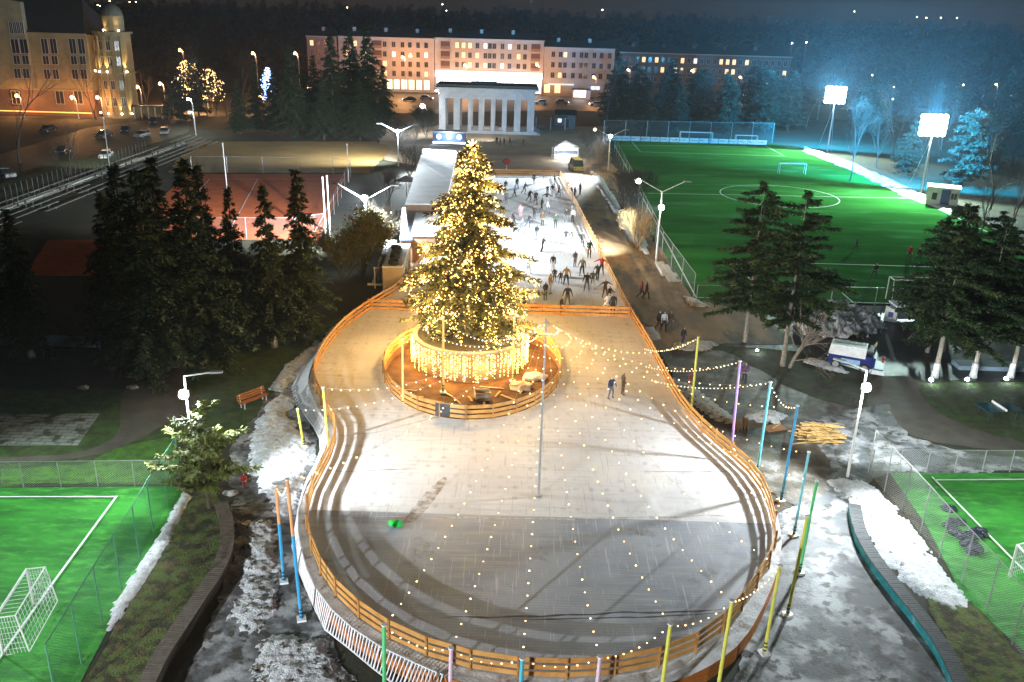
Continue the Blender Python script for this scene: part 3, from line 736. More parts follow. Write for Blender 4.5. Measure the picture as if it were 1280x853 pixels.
def pole(cname, mat, base, top, where, H=None, low=None, lowname=None):
    b = G(*base) if not isinstance(base, Vector) else base
    if H is None:
        tp = GY(top[0], top[1], b.y); H = tp.z - b.z; off = Vector((tp.x - b.x, 0, 0))
    else: off = Vector((top[0], top[1], 0)) if top else Vector((0, 0, 0))
    t = thing('light_pole', '%s painted pole %s' % (cname, where), 'pole', tuple(b), 0, 'painted poles round the rink carrying string lights')
    e_ = off + Vector((0, 0, H))
    if low is None:
        MB().tube([(0, 0, .12), tuple(e_)], [.085, .075], 8).build('pole', mat, t)
    else:
        md = e_ * .62; MB().tube([(0, 0, .12), tuple(md)], [.085, .08], 8).build('lower_pole', low, t); MB().tube([tuple(md), tuple(e_)], [.08, .075], 8).build('upper_pole', mat, t)
    MB().box((0, 0, .08), (.42, .42, .16), .3).build('foot', SNOWD if cname == 'x' else WHITEP, t)
    for k in range(3): MB().tube([(0, 0, .22 + .2 * k), (0, 0, .30 + .2 * k)], .098, 8).build('dark_band', DARKM, t)
    MB().tube([tuple(e_), tuple(e_ + Vector((0, 0, .06)))], .11, 8).build('cap', WHITEP, t)
    TOPS.append(b + e_); return b + e_
for p in POLES: pole(p[0], p[1], p[2], p[3], p[4])
# the near row stands on the ground below the frame: heads in view
for cname, mat, tp, wh in (('golden yellow', YEL, (915, 752), 'in front of the near right curve of the rink'), ('lemon yellow', YEL, (838, 781), 'second from the right in front of the near rink edge'),
                        ('pale pink', PNK, (750, 822), 'at the bottom edge right of the middle'), ('turquoise', TEA, (653, 824), 'at the bottom edge nearest the middle'),
                        ('pinkish white', PNK, (564, 811), 'at the bottom edge left of the middle'), ('vivid green', GRE, (480, 782), 'rising in front of the white railings')):
    tp3 = G(tp[0], tp[1], 5.5); pole(cname, mat, Vector((tp3.x - .1, tp3.y, 0)), (.1, 0), wh, 5.5)
pole('orange topped blue lit', ORA, (355, 729), (345, 607), 'on the snow left of the rink', low=BLU)  # coloured light thrown on these two poles is put into their colours
pole('tall orange topped blue lit', ORA, (377, 776), (359, 600), 'beside the left end of the white railings', low=BLU)
pole('short yellow', YEL, (380, 560), (372, 512), 'left of the white railings')
pole('slender yellow', YEL, (411, 567), (404, 485), 'inside the inward bend of the left rink fence')
YR = M('yellow_lit_pole', (.8, .62, .2), (.7, .5, .15), 2, .5)
for c_, b_, t_, w_ in (('pale yellow', (504, 512), (503, 424), 'standing in the planter pit on the left'), ('golden', (554, 492), (554, 397), 'standing in the planter pit before the light curtain'),
                   ('amber', (641, 478), (643, 398), 'standing in the planter pit on the right')):
    pole(c_, YR, G(*b_, .25), t_, w_)
def cat(a, b, sag, step=.5):
    n = max(4, int((b - a).length / step)); return [tuple(a.lerp(b, i / n) - Vector((0, 0, sag * 4 * (i / n) * (1 - i / n)))) for i in range(n + 1)]
names = ['farthest yellow pole on the right', 'purple pole', 'teal pole beside the purple one', 'blue pole by the wood pile', 'pale cyan pole', 'green pole', 'bright yellow pole on the icy pavement',
         'light yellow pole', 'golden yellow pole', 'lemon yellow pole', 'pale pink pole', 'turquoise pole', 'pinkish white pole', 'vivid green pole',
         'orange topped blue pole', 'tall orange topped blue pole', 'short yellow pole', 'slender yellow pole by the left fence', 'pale yellow pole in the pit', 'golden pole in the pit', 'amber pole in the pit']
for i, (tp, nm) in enumerate(zip(TOPS, names)):
    string_light('string_light', 'bulb string from the centre mast to the ' + nm, cat(TOP, tp, .9 + .03 * (tp - TOP).length, .72), .043, group='string lights fanning out over the rink')
order = [16, 17]
per = [13, 12, 11, 10, 9, 8, 7]
for a, b in zip(per, per[1:]):
    string_light('string_light', 'bulbs from the %s to %s' % (names[a], names[b]), cat(TOPS[a], TOPS[b], .35, .35), .04, group='string lights linking the painted poles')
for a, b in ((2, 3), (14, 15)):
    string_light('string_light', 'bulbs from the %s to %s' % (names[a], names[b]), cat(TOPS[a], TOPS[b], .6, .3), .04, group='string lights linking the painted poles')
for k, (x, y) in enumerate(((806, 436), (808, 458), (815, 475))):
    q = G(x, y, DZ + 1.1); string_light('string_light', ('upper', 'middle', 'lower')[k] + ' string of warm bulbs over the muddy bank right of the rink', cat(q, TOPS[(0, 1, 2)[k]], .5, .4), .04, group='string lights over the muddy bank')
# ================================================================= TREES
random.seed(21)
def bare_mesh(name, h, seed, spread=.5, levels=5, r0_=.16, mat=None, clear=.3, twig=1.0, stems=1, kids=(2, 4), leaf=None, nleaf=0, lean=0):
    rnd = random.Random(seed); wood = MB(); fine = MB(); ends = []
    def grow(p, d, L, r, lv):
        pts = [p]; q = p; dd = d
        for k in range(3):
            dd = (dd + Vector((rnd.gauss(0, .12), rnd.gauss(0, .12), rnd.gauss(0, .08) + .04))).normalized(); q = q + dd * L / 3; pts.append(q)
        if r > .022: wood.tube(pts, [r, r * .85, r * .72, r * .6], 6 if r > .08 else 4, False)
        else:
            for a, b in zip(pts, pts[1:]):
                sd = (b - a).cross(Vector((rnd.uniform(-1, 1), rnd.uniform(-1, 1), .3))).normalized() * max(.012, r) * .9
                fine.add([a - sd, a + sd, b], [(0, 1, 2)])
        if lv <= 0: ends.append(q); return
        for _ in range(rnd.randint(*kids)):
            az = rnd.uniform(0, 2 * PI); tl = rnd.uniform(.3, .85) * spread * 2
            ax = dd.cross(Vector((math.cos(az), math.sin(az), .2))).normalized()
            nd = (dd * math.cos(tl) + ax * math.sin(tl)); nd.z += .12; nd.normalize()
            st = pts[rnd.choice((1, 2, 3, 3))]
            grow(st, nd, L * rnd.uniform(.55, .85), r * rnd.uniform(.45, .65), lv - 1)
        grow(q, dd, L * .75, r * .62, lv - 1)
    for s_ in range(stems):
        az = rnd.uniform(0, 2 * PI); o = Vector((math.cos(az), math.sin(az), 0)) * (.25 * (stems > 1))
        d = (Vector((lean, 0, 1)) + o * (1.6 if stems > 2 else .6)).normalized()
        grow(o * .5, d, h * (.34 if clear > .2 else .25), r0_, levels)
    if nleaf:
        for e_ in ends:
            for _ in range(nleaf):
                p = e_ + Vector((rnd.gauss(0, .16), rnd.gauss(0, .16), rnd.gauss(0, .16))); s_ = rnd.uniform(.05, .12)
                a = Vector((rnd.gauss(0, 1), rnd.gauss(0, 1), rnd.gauss(0, 1))).normalized(); b = a.orthogonal().normalized()
                fine.mi = 1; fine.add([p - a * s_, p + b * s_ * .5, p + a * s_, p - b * s_ * .5], [(0, 1, 2, 3)]); fine.mi = 0
    def mk(mb, nm, ms):
        me = bpy.data.meshes.new(nm); me.from_pydata([tuple(v) for v in mb.v], [], mb.f)
        for m in ms: me.materials.append(m)
        if len(ms) > 1: me.polygons.foreach_set('material_index', mb.m)
        me.update(); return me
    return mk(wood, name + '_trunk', [mat or BARK]), mk(fine, name + '_crown', [mat or BARK] + ([leaf] if leaf else []))
def trunk_mesh(name, h, r, mat, lime=False, lean=0, seed=0):
    rnd = random.Random(seed); mb = MB(); pts = [(lean * z * z / h + rnd.uniform(-.04, .04), rnd.uniform(-.04, .04), z) for z in [h * i / 6 for i in range(7)]]
    pts[0] = (0, 0, 0)
    mb.tube(pts, [r * 1.25, r, r * .85, r * .65, r * .45, r * .3, r * .1], 8); me = bpy.data.meshes.new(name)
    me.from_pydata([tuple(v) for v in mb.v], [], mb.f); me.materials.append(mat); me.update(); return me
LIMEME = bpy.data.meshes.new('limewash'); q_ = MB().tube([(0, 0, 0), (0, 0, .6), (0, 0, 1.25)], [.33, .26, .245], 8); LIMEME.from_pydata([tuple(v) for v in q_.v], [], q_.f); LIMEME.materials.append(LIME)
def tree(name, label, cat, base, h, crown, trunk, rz=0, group=None, h0=None, lime=False, sxy=1.0):
    t = thing(name, label, cat, tuple(base), rz, group)
    s_ = h / h0
    for nm, me in (('crown', crown), ('trunk', trunk)):
        o = place(nm, me, t); o.scale = (s_ * sxy, s_ * sxy, s_)
    if lime: place('limewash', LIMEME, t)
    return t
SPR = []
for k, (a, b, c, d) in enumerate(((3.9, 26, .12, 1.1), (4.4, 27, .14, 1.15), (3.3, 26, .10, 1.1))):
    me, _ = conifer_mesh('spruce_crown', 15, a, 40 + k, b, 9, c, .32, .64, 12, NEEDLE, d, .3)
    SPR.append((me, trunk_mesh('spruce_trunk', 14.5, .24, BARK, seed=k)))
PIN = []
NEEDP = M('pine_needles', (.040, .085, .022), (.020, .042, .014), .9, .7, c3=(.085, .12, .04), s3=.4, t3=(.5, .7))
for k, (a, b, c, d, l) in enumerate(((4.1, 17, .26, .45, .0), (3.8, 16, .30, .5, .06), (3.5, 18, .24, .6, -.04))):
    me, _ = conifer_mesh('pine_crown', 14, a, 60 + k, b, 9, c, .08, .50, 18, NEEDP, d, .42)
    PIN.append((me, trunk_mesh('pine_trunk', 13.6, .17, BARKP, lean=0, seed=9 + k)))
# left group of dark spruces with limewashed feet
LT = [((201, 478), 16.2, 0, 1.15, 'dark spruce with a limewashed foot standing nearest the left lamp post'), ((255, 463), 16.5, 1, 1.1, 'broad dark spruce with a limewashed foot behind the left lamp post'),
      ((343, 434), 13.8, 0, 1.0, 'dark spruce just left of the farther orange bench'), ((382, 421), 14.5, 2, 1.2, 'slim dark spruce right of the farther orange bench, before the clay court'),
      ((171, 429), 15, 1, 1.1, 'dark spruce in the second row behind the asphalt walk'), ((213, 431), 15.5, 2, 1.2, 'dark slim spruce in the second row of the left group'),
      ((154, 446), 13.5, 0, 1.0, 'dark spruce beside the striped posts'), ((40, 446), 12, 2, 1.0, 'thin dark spruce at the far left beside the low blue grey wall'), ((300, 420), 13, 1, .9, 'dark spruce in the middle of the left group'),
      ((265, 410), 14.5, 0, 1.0, 'dark spruce at the back of the left group'), ((5, 425), 13, 0, .9, 'dark spruce cut by the left edge of the picture')]
for i, (p, h, k, s_, lab) in enumerate(LT):
    tree('spruce_tree', lab, 'tree', G(*p), h, SPR[k][0], SPR[k][1], i * 1.7, 'dark spruces left of the rink', 15, i in (0, 1, 2, 3, 4, 5, 6, 7), s_ * (.80 if i in (2, 3, 8, 9) else .88))
RTT = [((931, 428), 14.2, 0, 'tree', 'left of the two dark pines between the grit path and the pitch'), ((978, 458), 14.6, 1, 'tree', 'right of the two dark pines, with a pale forked trunk')]
for i, (p, h, k, c_, lab) in enumerate(RTT):
    tree('pine_tree', lab, 'tree', G(*p), h, PIN[k][0], PIN[k][1], i * 2.1, 'two dark pines before the green pitch', 14, False, 1.0)
# bare lower limbs of the pair
bm1 = bare_mesh('bare_small', 8, 77, .45, 4, .12, BARKP, .1, stems=3)
t = tree('bare_tree', 'bare many stemmed tree with pale bark growing beside the right dark pine', 'tree', G(985, 460), 8.5, bm1[1], bm1[0], 1, None, 8)
RC_ = [((1168, 472), 14.2, 1, 'nearest pine above the leftmost ground light'), ((1216, 472), 13.0, 2, 'pine above the middle ground light'), ((1263, 472), 13.2, 0, 'pine above the rightmost ground light'),
       ((1159, 441), 12.5, 2, 'dark pine in the second row, left end of the right hand group'), ((1217, 441), 12.5, 0, 'dark pine in the second row of the right hand group'), ((1300, 455), 13.5, 1, 'pine leaning in from the right edge')]
for i, (p, h, k, lab) in enumerate(RC_):
    tree('pine_tree', lab, 'tree', G(*p), h, PIN[k][0], PIN[k][1], i * 1.3, 'pines on the right lit from the ground', 14, i < 3, 1.05)
tree('spruce_tree', 'pointed spruce rising highest in the right hand group of pines', 'tree', G(1178, 440), 13.2, SPR[0][0], SPR[0][1], 0, None, 15, False, 1)
# small light green pine by the left lamp
me, _ = conifer_mesh('young_pine_crown', 7, 2.5, 91, 9, 7, .26, -.12, .46, 13, M('young_pine_needles', (.13, .16, .02), (.08, .10, .015), 1.6, .7, c3=(.09, .09, .02), s3=.8, t3=(.5, .7)), .45, .35)
tree('young_pine', 'young light green pine standing beside the left lamp post', 'tree', G(262, 636), 6.6, me, trunk_mesh('young_pine_trunk', 6.5, .11, BARK, seed=4), 0, None, 7)
# bushes and bare trees
DRY = M('dry_golden_twigs', (.30, .19, .07), (.20, .13, .05), 3, .8); PALE = M('pale_twigs', (.42, .36, .28), (.30, .26, .2), 3, .8)
OLV = M('olive_twigs', (.10, .09, .035), (.06, .055, .02), 3, .85); DKT = M('dark_twigs', (.045, .035, .03), (.03, .024, .02), 3, .9)
DL = M('dry_leaves', (.14, .12, .03), (.08, .08, .025), 2, .8)
BUSH = {}
for k, (nm, m_, st, nl) in enumerate((('golden', DRY, 9, 0), ('pale', PALE, 9, 0), ('olive', OLV, 8, 2), ('dark', DKT, 9, 0))):
    BUSH[nm] = bare_mesh(nm + '_bush', 6, 120 + k, .34, 5, .05, m_, .1, stems=st, kids=(2, 3), leaf=DL if nl else None, nleaf=nl)
BARET = [bare_mesh('bare_tree', 14, 200 + k, .42, 6, .2, m_, .3, kids=(1, 3)) for k, m_ in enumerate((DKT, DKT, M('grey_bark', (.12, .11, .10), (.08, .07, .065), 3, .9)))]
def bush(kind, p, h, lab, rz=0, sxy=1.0): return tree('bush', lab, 'bush', G(*p), h, BUSH[kind][1], BUSH[kind][0], rz, None, 6, False, sxy)
bush('golden', (797, 312), 6.6, 'round golden lit bush beside the tall double armed lamp', 0, .95)
bush('dark', (778, 262), 7.6, 'large dark round bush left of the pitch, farther than the golden one', 1, 1.15); bush('dark', (800, 252), 6.5, 'dark bush touching the pitch fence behind the large dark round bush', 2, 1.1)
bush('golden', (748, 205), 6.0, 'golden brown bush behind the yellow van', 3, .8); bush('olive', (734, 192), 5.5, 'olive bush behind the white lit stall', 1, .9)
bush('olive', (452, 345), 9.0, 'big olive green bush left of the container roofs', 2, 1.0); bush('olive', (430, 352), 7.5, 'olive brown bush in front of the two white poles', .6, .9)
bush('pale', (484, 318), 7.0, 'pale bush lit white under the flood lamp', 1.2, .95); bush('pale', (470, 300), 6.0, 'smaller pale bush beside the flood lamp post', 2.2, .8)
bush('olive', (533, 172), 8.6, 'greenish lit tree left of the colonnade', 0, .8); bush('pale', (520, 176), 5.5, 'low pale bush at the foot of the greenish lit tree', 0, .9)
bush('dark', (512, 222), 7.0, 'dark bush between the ochre field and the white roof', 0, .9); bush('dark', (486, 250), 6.0, 'dark low bush right of the flood lamp by the ochre field', 1, .9)
bush('dark', (500, 190), 8.0, 'dark tall bush right of the far flood lamp post', 2, .7)
for i, (x, y, h, lab) in enumerate(((86, 232, 9.5, 'small bare tree beside the dark parked car'), (25, 205, 17, 'tall bare tree at the far left before the old building'), (-15, 190, 18, 'bare tree cut by the left edge'), (120, 150, 13, 'bare tree in front of the round tower'),
        (1238, 262, 13, 'bare dark tree behind the white hut'), (1262, 300, 12, 'bare tree at the right edge behind the pines'), (1215, 330, 10, 'bare tree between the pitch and the right hand pines'))):
    w, c = BARET[i % 3]; tree('bare_tree', lab, 'tree', G(x, y), h, c, w, i, None, 14)
# the wall of trees behind the pitch and round the square
random.seed(33)
WOODT = []
for k in range(3):
    me, _ = conifer_mesh('dense_crown', 14, 4.4, 300 + k, 18, 8, .10, .10, .95, 11, M('dark_foliage', (.035, .045, .03), (.022, .028, .02), .6, .9), .42, .35)
    WOODT.append((me, trunk_mesh('dense_trunk', 12, .22, BARK, seed=30 + k)))
ORD = 'first second third fourth fifth sixth seventh eighth ninth tenth eleventh twelfth thirteenth fourteenth fifteenth sixteenth seventeenth eighteenth nineteenth twentieth twenty-first twenty-second twenty-third twenty-fourth twenty-fifth twenty-sixth twenty-seventh'.split()
def wood(px0, px1, y0, y1, n, hmin, hmax, group, where, kinds=(0, 1, 2), name='tree', bare=.35):
    nb = nd = 0
    for i in range(n):
        px = px0 + (px1 - px0) * (i + random.random()) / n; py = random.uniform(y0, y1); h = random.uniform(hmin, hmax)
        if random.random() < bare:
            w, c = random.choice(BARET); t = tree('bare_tree', ORD[nb] + ' bare tree from the left ' + where, 'tree', G(px, py), h, c, w, random.random() * 6, group, 14, False, .9); nb += 1
        else:
            c, w = WOODT[random.choice(kinds)]; t = tree('dense_tree', ORD[nd] + ' dense tree from the left ' + where, 'tree', G(px, py), h, c, w, random.random() * 6, group + ' in leaf', 14, False, random.uniform(.7, .95)); nd += 1
wood(752, 985, 150, 168, 20, 12, 17, 'dark trees behind the pitch end', 'in the row behind the far end of the pitch')
wood(985, 1290, 128, 172, 24, 12, 18, 'trees behind the floodlights', 'in the blue lit belt behind the floodlights', bare=.5)
wood(1060, 1330, 178, 240, 14, 9, 14, 'trees right of the pitch', 'on the slope right of the floodlights', bare=.6)
wood(760, 1300, 100, 124, 24, 14, 20, 'far dark trees on the right', 'in the far row on the right')
wood(185, 345, 128, 158, 12, 9, 16, 'trees left of the spruces by the road', 'between the round tower and the road', bare=.7)
wood(0, 390, 90, 104, 16, 12, 18, 'far dark trees on the left', 'in the far row on the left', bare=.5)
for i, (x, y, h, k, s_) in enumerate(((345, 168, 14, 0, 1.0), (368, 172, 19, 1, 1.0), (395, 168, 17, 2, 1.1), (418, 172, 21.5, 0, 1.15), (440, 168, 22.5, 1, 1.1), (462, 172, 23, 2, 1.2), (480, 170, 15.5, 0, 1.1), (322, 165, 14, 2, 1.0), (300, 168, 12, 0, 1.0), (405, 175, 13, 1, 1.2), (450, 176, 13, 1, 1.3), (384, 160, 13, 0, 1.2))):
    tree('spruce_tree', ('low dark spruce left of the black clump, second from its left end', 'tall dark spruce, leftmost of the tall ones in the black clump', 'tall dark spruce, second of the tall ones in the black clump', 'very tall dark spruce, third of the tall ones in the black clump',
        'very tall dark spruce, fourth of the tall ones in the black clump', 'tallest dark spruce, near the right end of the black clump', 'shorter dark spruce at the right end of the black clump by the colonnade', 'low dark spruce right beside the blue garland tree', 'lowest dark spruce, left of the blue garland tree',
        'low dark spruce in front of the left tall ones of the black clump', 'low dark spruce in front of the right tall ones of the black clump', 'low dark spruce behind the left end of the black clump')[i], 'tree', G(x, y), h, SPR[k][0], SPR[k][1], i, 'black spruces left of the colonnade', 15, False, s_ * .95)
# far wooded hill and horizon
hm = MB(); NX, NY = 60, 16
for j in range(NY):
    for i in range(NX):
        x = -1500 + 3000 * i / (NX - 1); y = 420 + 1500 * (j / (NY - 1)) ** 1.4; k = min(1, (y - 420) / 600)
        hm.v.append((x * (1 + y / 2500), y, -.5 + (k ** 1.3) * (20 + 7 * noise.noise((x / 240, y / 300, 0)))))
for j in range(NY - 1):
    for i in range(NX - 1): hm.f.append((j * NX + i, j * NX + i + 1, (j + 1) * NX + i + 1, (j + 1) * NX + i))
tag(hm.build('hills', EARTH, smooth=True), kind='structure')
def hz(x, y):
    k = max(0, min(1, (y - 420) / 600)); return -.5 + (k ** 1.3) * 20
fm = MB(); rnd = random.Random(5)
for _ in range(2600):
    y = 350 + 750 * rnd.random() ** 1.2; x = rnd.uniform(-.75, .75) * y; z = hz(x, y); h = rnd.uniform(8, 15); r = rnd.uniform(3, 6)
    for q in range(16):
        a_ = rnd.uniform(0, 2 * PI); u = rnd.random(); rr = r * math.sqrt(1 - u * .8) * rnd.uniform(.5, 1)
        c = Vector((x + math.cos(a_) * rr, y + math.sin(a_) * rr, z + h * (.25 + .75 * u)))
        a = Vector((rnd.gauss(0, 1), rnd.gauss(0, .6), rnd.gauss(0, 1))).normalized() * rnd.uniform(1, 2.2); b = a.orthogonal().normalized() * rnd.uniform(.8, 1.6)
        fm.add([c - a, c + b, c + a, c - b], [(0, 1, 2, 3)])
tag(fm.build('distant_wood', M('distant_foliage', (.030, .030, .024), (.02, .02, .018), .05, .95)), kind='stuff')
# ================================================================= PEOPLE
SKIN = M('skin', (.50, .30, .21), rough=.6)
HAIRS = [M('dark_knit_hat', (.03, .03, .035), rough=.9), M('brown_hair', (.10, .05, .025), rough=.7), M('white_knit_hat', (.7, .7, .7), rough=.9)]
BOOT = M('black_boots', (.02, .02, .022), rough=.6)
CL = {n_: M(n_ + '_cloth', c, tuple(v * .7 for v in c), 6, .85, bump=.3) for n_, c in dict(black=(.018, .018, .02), grey=(.14, .15, .17), navy=(.02, .035, .10), blue=(.10, .25, .55), red=(.50, .03, .03), pink=(.75, .30, .38),
      white=(.70, .70, .72), khaki=(.16, .13, .07), green=(.03, .06, .035), tan=(.45, .30, .16), brown=(.09, .055, .03), paleblue=(.45, .55, .68), purple=(.12, .05, .14), olive=(.07, .07, .04)).items()}
def person_mesh(name, P, skirt=False):
    """P: joint name -> (x, y, z); one skinned body with hands of five fingers, faces sorted into clothing by the nearest bone"""
    V = []; E_ = []; Rr = []; K = []
    def v(p, r, k): V.append(Vector(p)); Rr.append(r); K.append(k); return len(V) - 1
    pel = v(P['pelvis'], .135, 1); wai = v(P['waist'], .135, 0); che = v(P['chest'], .165, 0); nb = v(P['neck'], .065, 0)
    hd = Vector(P['head']); nk = Vector(P['neck']); fd = Vector(P.get('face', (0, -1, 0))).normalized()
    h0 = v(nk.lerp(hd, .45), .06, 2); h1 = v(hd, .098, 2); h2 = v(hd + (hd - nk).normalized() * .10, .085, 3)
    E_ += [(pel, wai), (wai, che), (che, nb), (nb, h0), (h0, h1), (h1, h2)]
    ns = v(hd + fd * .105 - Vector((0, 0, .01)), .018, 2); E_.append((h1, ns))
    for s_ in ('l', 'r'):
        sh = v(P['sh' + s_], .085, 0); el = v(P['el' + s_], .058, 0); wr = v(P['wr' + s_], .04, 0); E_ += [(che, sh), (sh, el), (el, wr)]
        d = (Vector(P['wr' + s_]) - Vector(P['el' + s_])).normalized(); side = d.cross(Vector((0, 0, 1)));
        side = side.normalized() if side.length > .1 else Vector((0, 1, 0)); nrm_ = side.cross(d)
        pm = v(Vector(P['wr' + s_]) + d * .06, .038, 4); E_.append((wr, pm)); w0 = Vector(V[pm])
        for q, ln in zip((-1.5, -.5, .5, 1.5), (.065, .078, .082, .07)):
            a = v(w0 + side * q * .020 + d * .045, .011, 4); b = v(w0 + side * q * .024 + d * (.045 + ln * .6) - nrm_ * .022, .009, 4); E_ += [(pm, a), (a, b)]
        a = v(w0 + side * .045 + d * .01, .012, 4); b = v(w0 + side * .062 + d * .045 - nrm_ * .01, .010, 4); E_ += [(pm, a), (a, b)]
        hp = v(P['hp' + s_], .11, 1); kn = v(P['kn' + s_], .075, 1); an = v(P['an' + s_], .05, 1); E_ += [(pel, hp), (hp, kn), (kn, an)]
        f_ = Vector(P.get('ft' + s_, (0, -1, 0))).normalized()
        hl = v(Vector(P['an' + s_]) + Vector((0, 0, -.06)) - f_ * .03, .05, 5); to = v(Vector(P['an' + s_]) + Vector((0, 0, -.075)) + f_ * .17, .04, 5); E_ += [(an, hl), (hl, to)]
    me = bpy.data.meshes.new(name); me.from_pydata([tuple(p) for p in V], E_, [])
    o = bpy.data.objects.new(name, me); COL.objects.link(o)
    sk = o.modifiers.new('s', 'SKIN'); sk.use_smooth_shade = True
    for i, d in enumerate(me.skin_vertices[0].data): d.radius = (Rr[i], Rr[i]); d.use_root = (i == 0)
    sb = o.modifiers.new('u', 'SUBSURF'); sb.levels = 1; sb.render_levels = 1
    dg = bpy.context.evaluated_depsgraph_get(); nm = bpy.data.meshes.new_from_object(o.evaluated_get(dg)); nm.name = name
    bpy.data.objects.remove(o)
    KM = {0: 0, 1: 1, 2: 2, 3: 3, 4: 2, 5: 4}
    for _ in range(5): nm.materials.append(SKIN)
    for pg in nm.polygons:
        c = pg.center; bst = None; bd = 9
        for a, b in E_:
            A, B = V[a], V[b]; ab = B - A; t = max(0, min(1, (c - A).dot(ab) / max(1e-9, ab.length_squared))); d = (c - A - ab * t).length
            if d < bd: bd = d; bst = a if t < .5 else b
        mi = KM[K[bst]]
        if mi in (2, 3) and K[bst] != 4 and (c - hd).length < .2:
            mi = 2 if ((c - hd).dot(fd) > .03 and (c - hd).z < .075) else 3
        pg.material_index = mi; pg.use_smooth = True
    return nm
def pose(lean=0, arms='down', legs='stand', turn=0, bend=0):
    P = {}; y = -lean
    P['pelvis'] = (0, 0, .93); P['waist'] = (0, y * .35, 1.10); P['chest'] = (0, y * .8, 1.33); P['neck'] = (0, y * 1.0, 1.50); P['head'] = (0, y * 1.12 - .02, 1.64)
    for s_, k in (('l', 1), ('r', -1)):
        P['sh' + s_] = (.19 * k, y * .95, 1.43); P['hp' + s_] = (.10 * k, 0, .88)
        A = dict(down=((.25, y - .0, 1.15), (.26, y - .10, .90)), out=((.34, y - .04, 1.18), (.46, y - .14, .98)), front=((.26, y - .14, 1.20), (.22, y - .38, 1.18)), back=((.24, y + .16, 1.2), (.08, y + .22, 1.02)),
                 wide=((.42, y, 1.28), (.62, y - .06, 1.18)), half=((.31, y - .03, 1.17), (.37, y - .12, .94)), pocket=((.28, y + .03, 1.16), (.19, y - .12, .98)))[arms]
        P['el' + s_] = (A[0][0] * k, A[0][1], A[0][2]); P['wr' + s_] = (A[1][0] * k, A[1][1], A[1][2])
        if legs == 'stand': kn, an = (.11 * k, -.01, .49), (.12 * k, .02, .10)
        elif legs == 'stride': kn, an = ((.11 * k, -.22, .52), (.12 * k, -.25, .10)) if k > 0 else ((.11 * k, .05, .50), (.13 * k, .38, .16))
        elif legs == 'wide': kn, an = (.16 * k, -.08, .49), (.21 * k, .02, .10)
        elif legs == 'push': kn, an = ((.12, -.16, .50), (.13, -.02, .10)) if k > 0 else ((-.18, .12, .52), (-.30, .34, .18))
        P['kn' + s_] = kn; P['an' + s_] = an; P['ft' + s_] = (.15 * k, -1, 0)
    return P
PM = {}
def pm(key, **kw): PM[key] = person_mesh('person_' + key, pose(**kw))
pm('stand'); pm('pocket', arms='pocket'); pm('walk', arms='down', legs='stride', lean=.03); pm('skate', arms='out', legs='push', lean=.16); pm('glide', arms='down', legs='stride', lean=.10)
pm('wide', arms='wide', legs='wide', lean=.05); pm('hold', arms='front', legs='stand', lean=.06); pm('lean', arms='back', legs='push', lean=.24); pm('apart', arms='half', legs='wide', lean=.03)
sk_ = MB()
for k in (-1, 1): sk_.box((.12 * k, -.04, .018), (.012, .28, .036))
skm = bpy.data.meshes.new('skates'); skm.from_pydata(sk_.v, [], sk_.f); skm.materials.append(STEEL)
def person(p, pose_, jac, tro, label, rz=0, hat=0, z=0.0, s=1.0, skates=False, group=None):
    b = G(p[0], p[1], z) if not isinstance(p, Vector) else p
    o = bpy.data.objects.new('person', PM[pose_]); COL.objects.link(o); o.location = b + Vector((0, 0, .0 if not skates else .02)); o.rotation_euler.z = rz; o.scale = (s, s, s)
    for i, m_ in enumerate((CL[jac], CL[tro], None, HAIRS[hat], BOOT if not skates or tro != 'white' else BOOT)):
        if m_ is not None: o.material_slots[i].link = 'OBJECT'; o.material_slots[i].material = m_
    tag(o, label, 'person', group)
    if skates and pose_ in ('stand', 'pocket', 'hold'): place('skate_blades', skm, o)
    return o
def A(x, y): return (590 + x / 7.975, 205 + y / 7.975)
def B(x, y): return (640 + x / 7.975, 300 + y / 7.975)
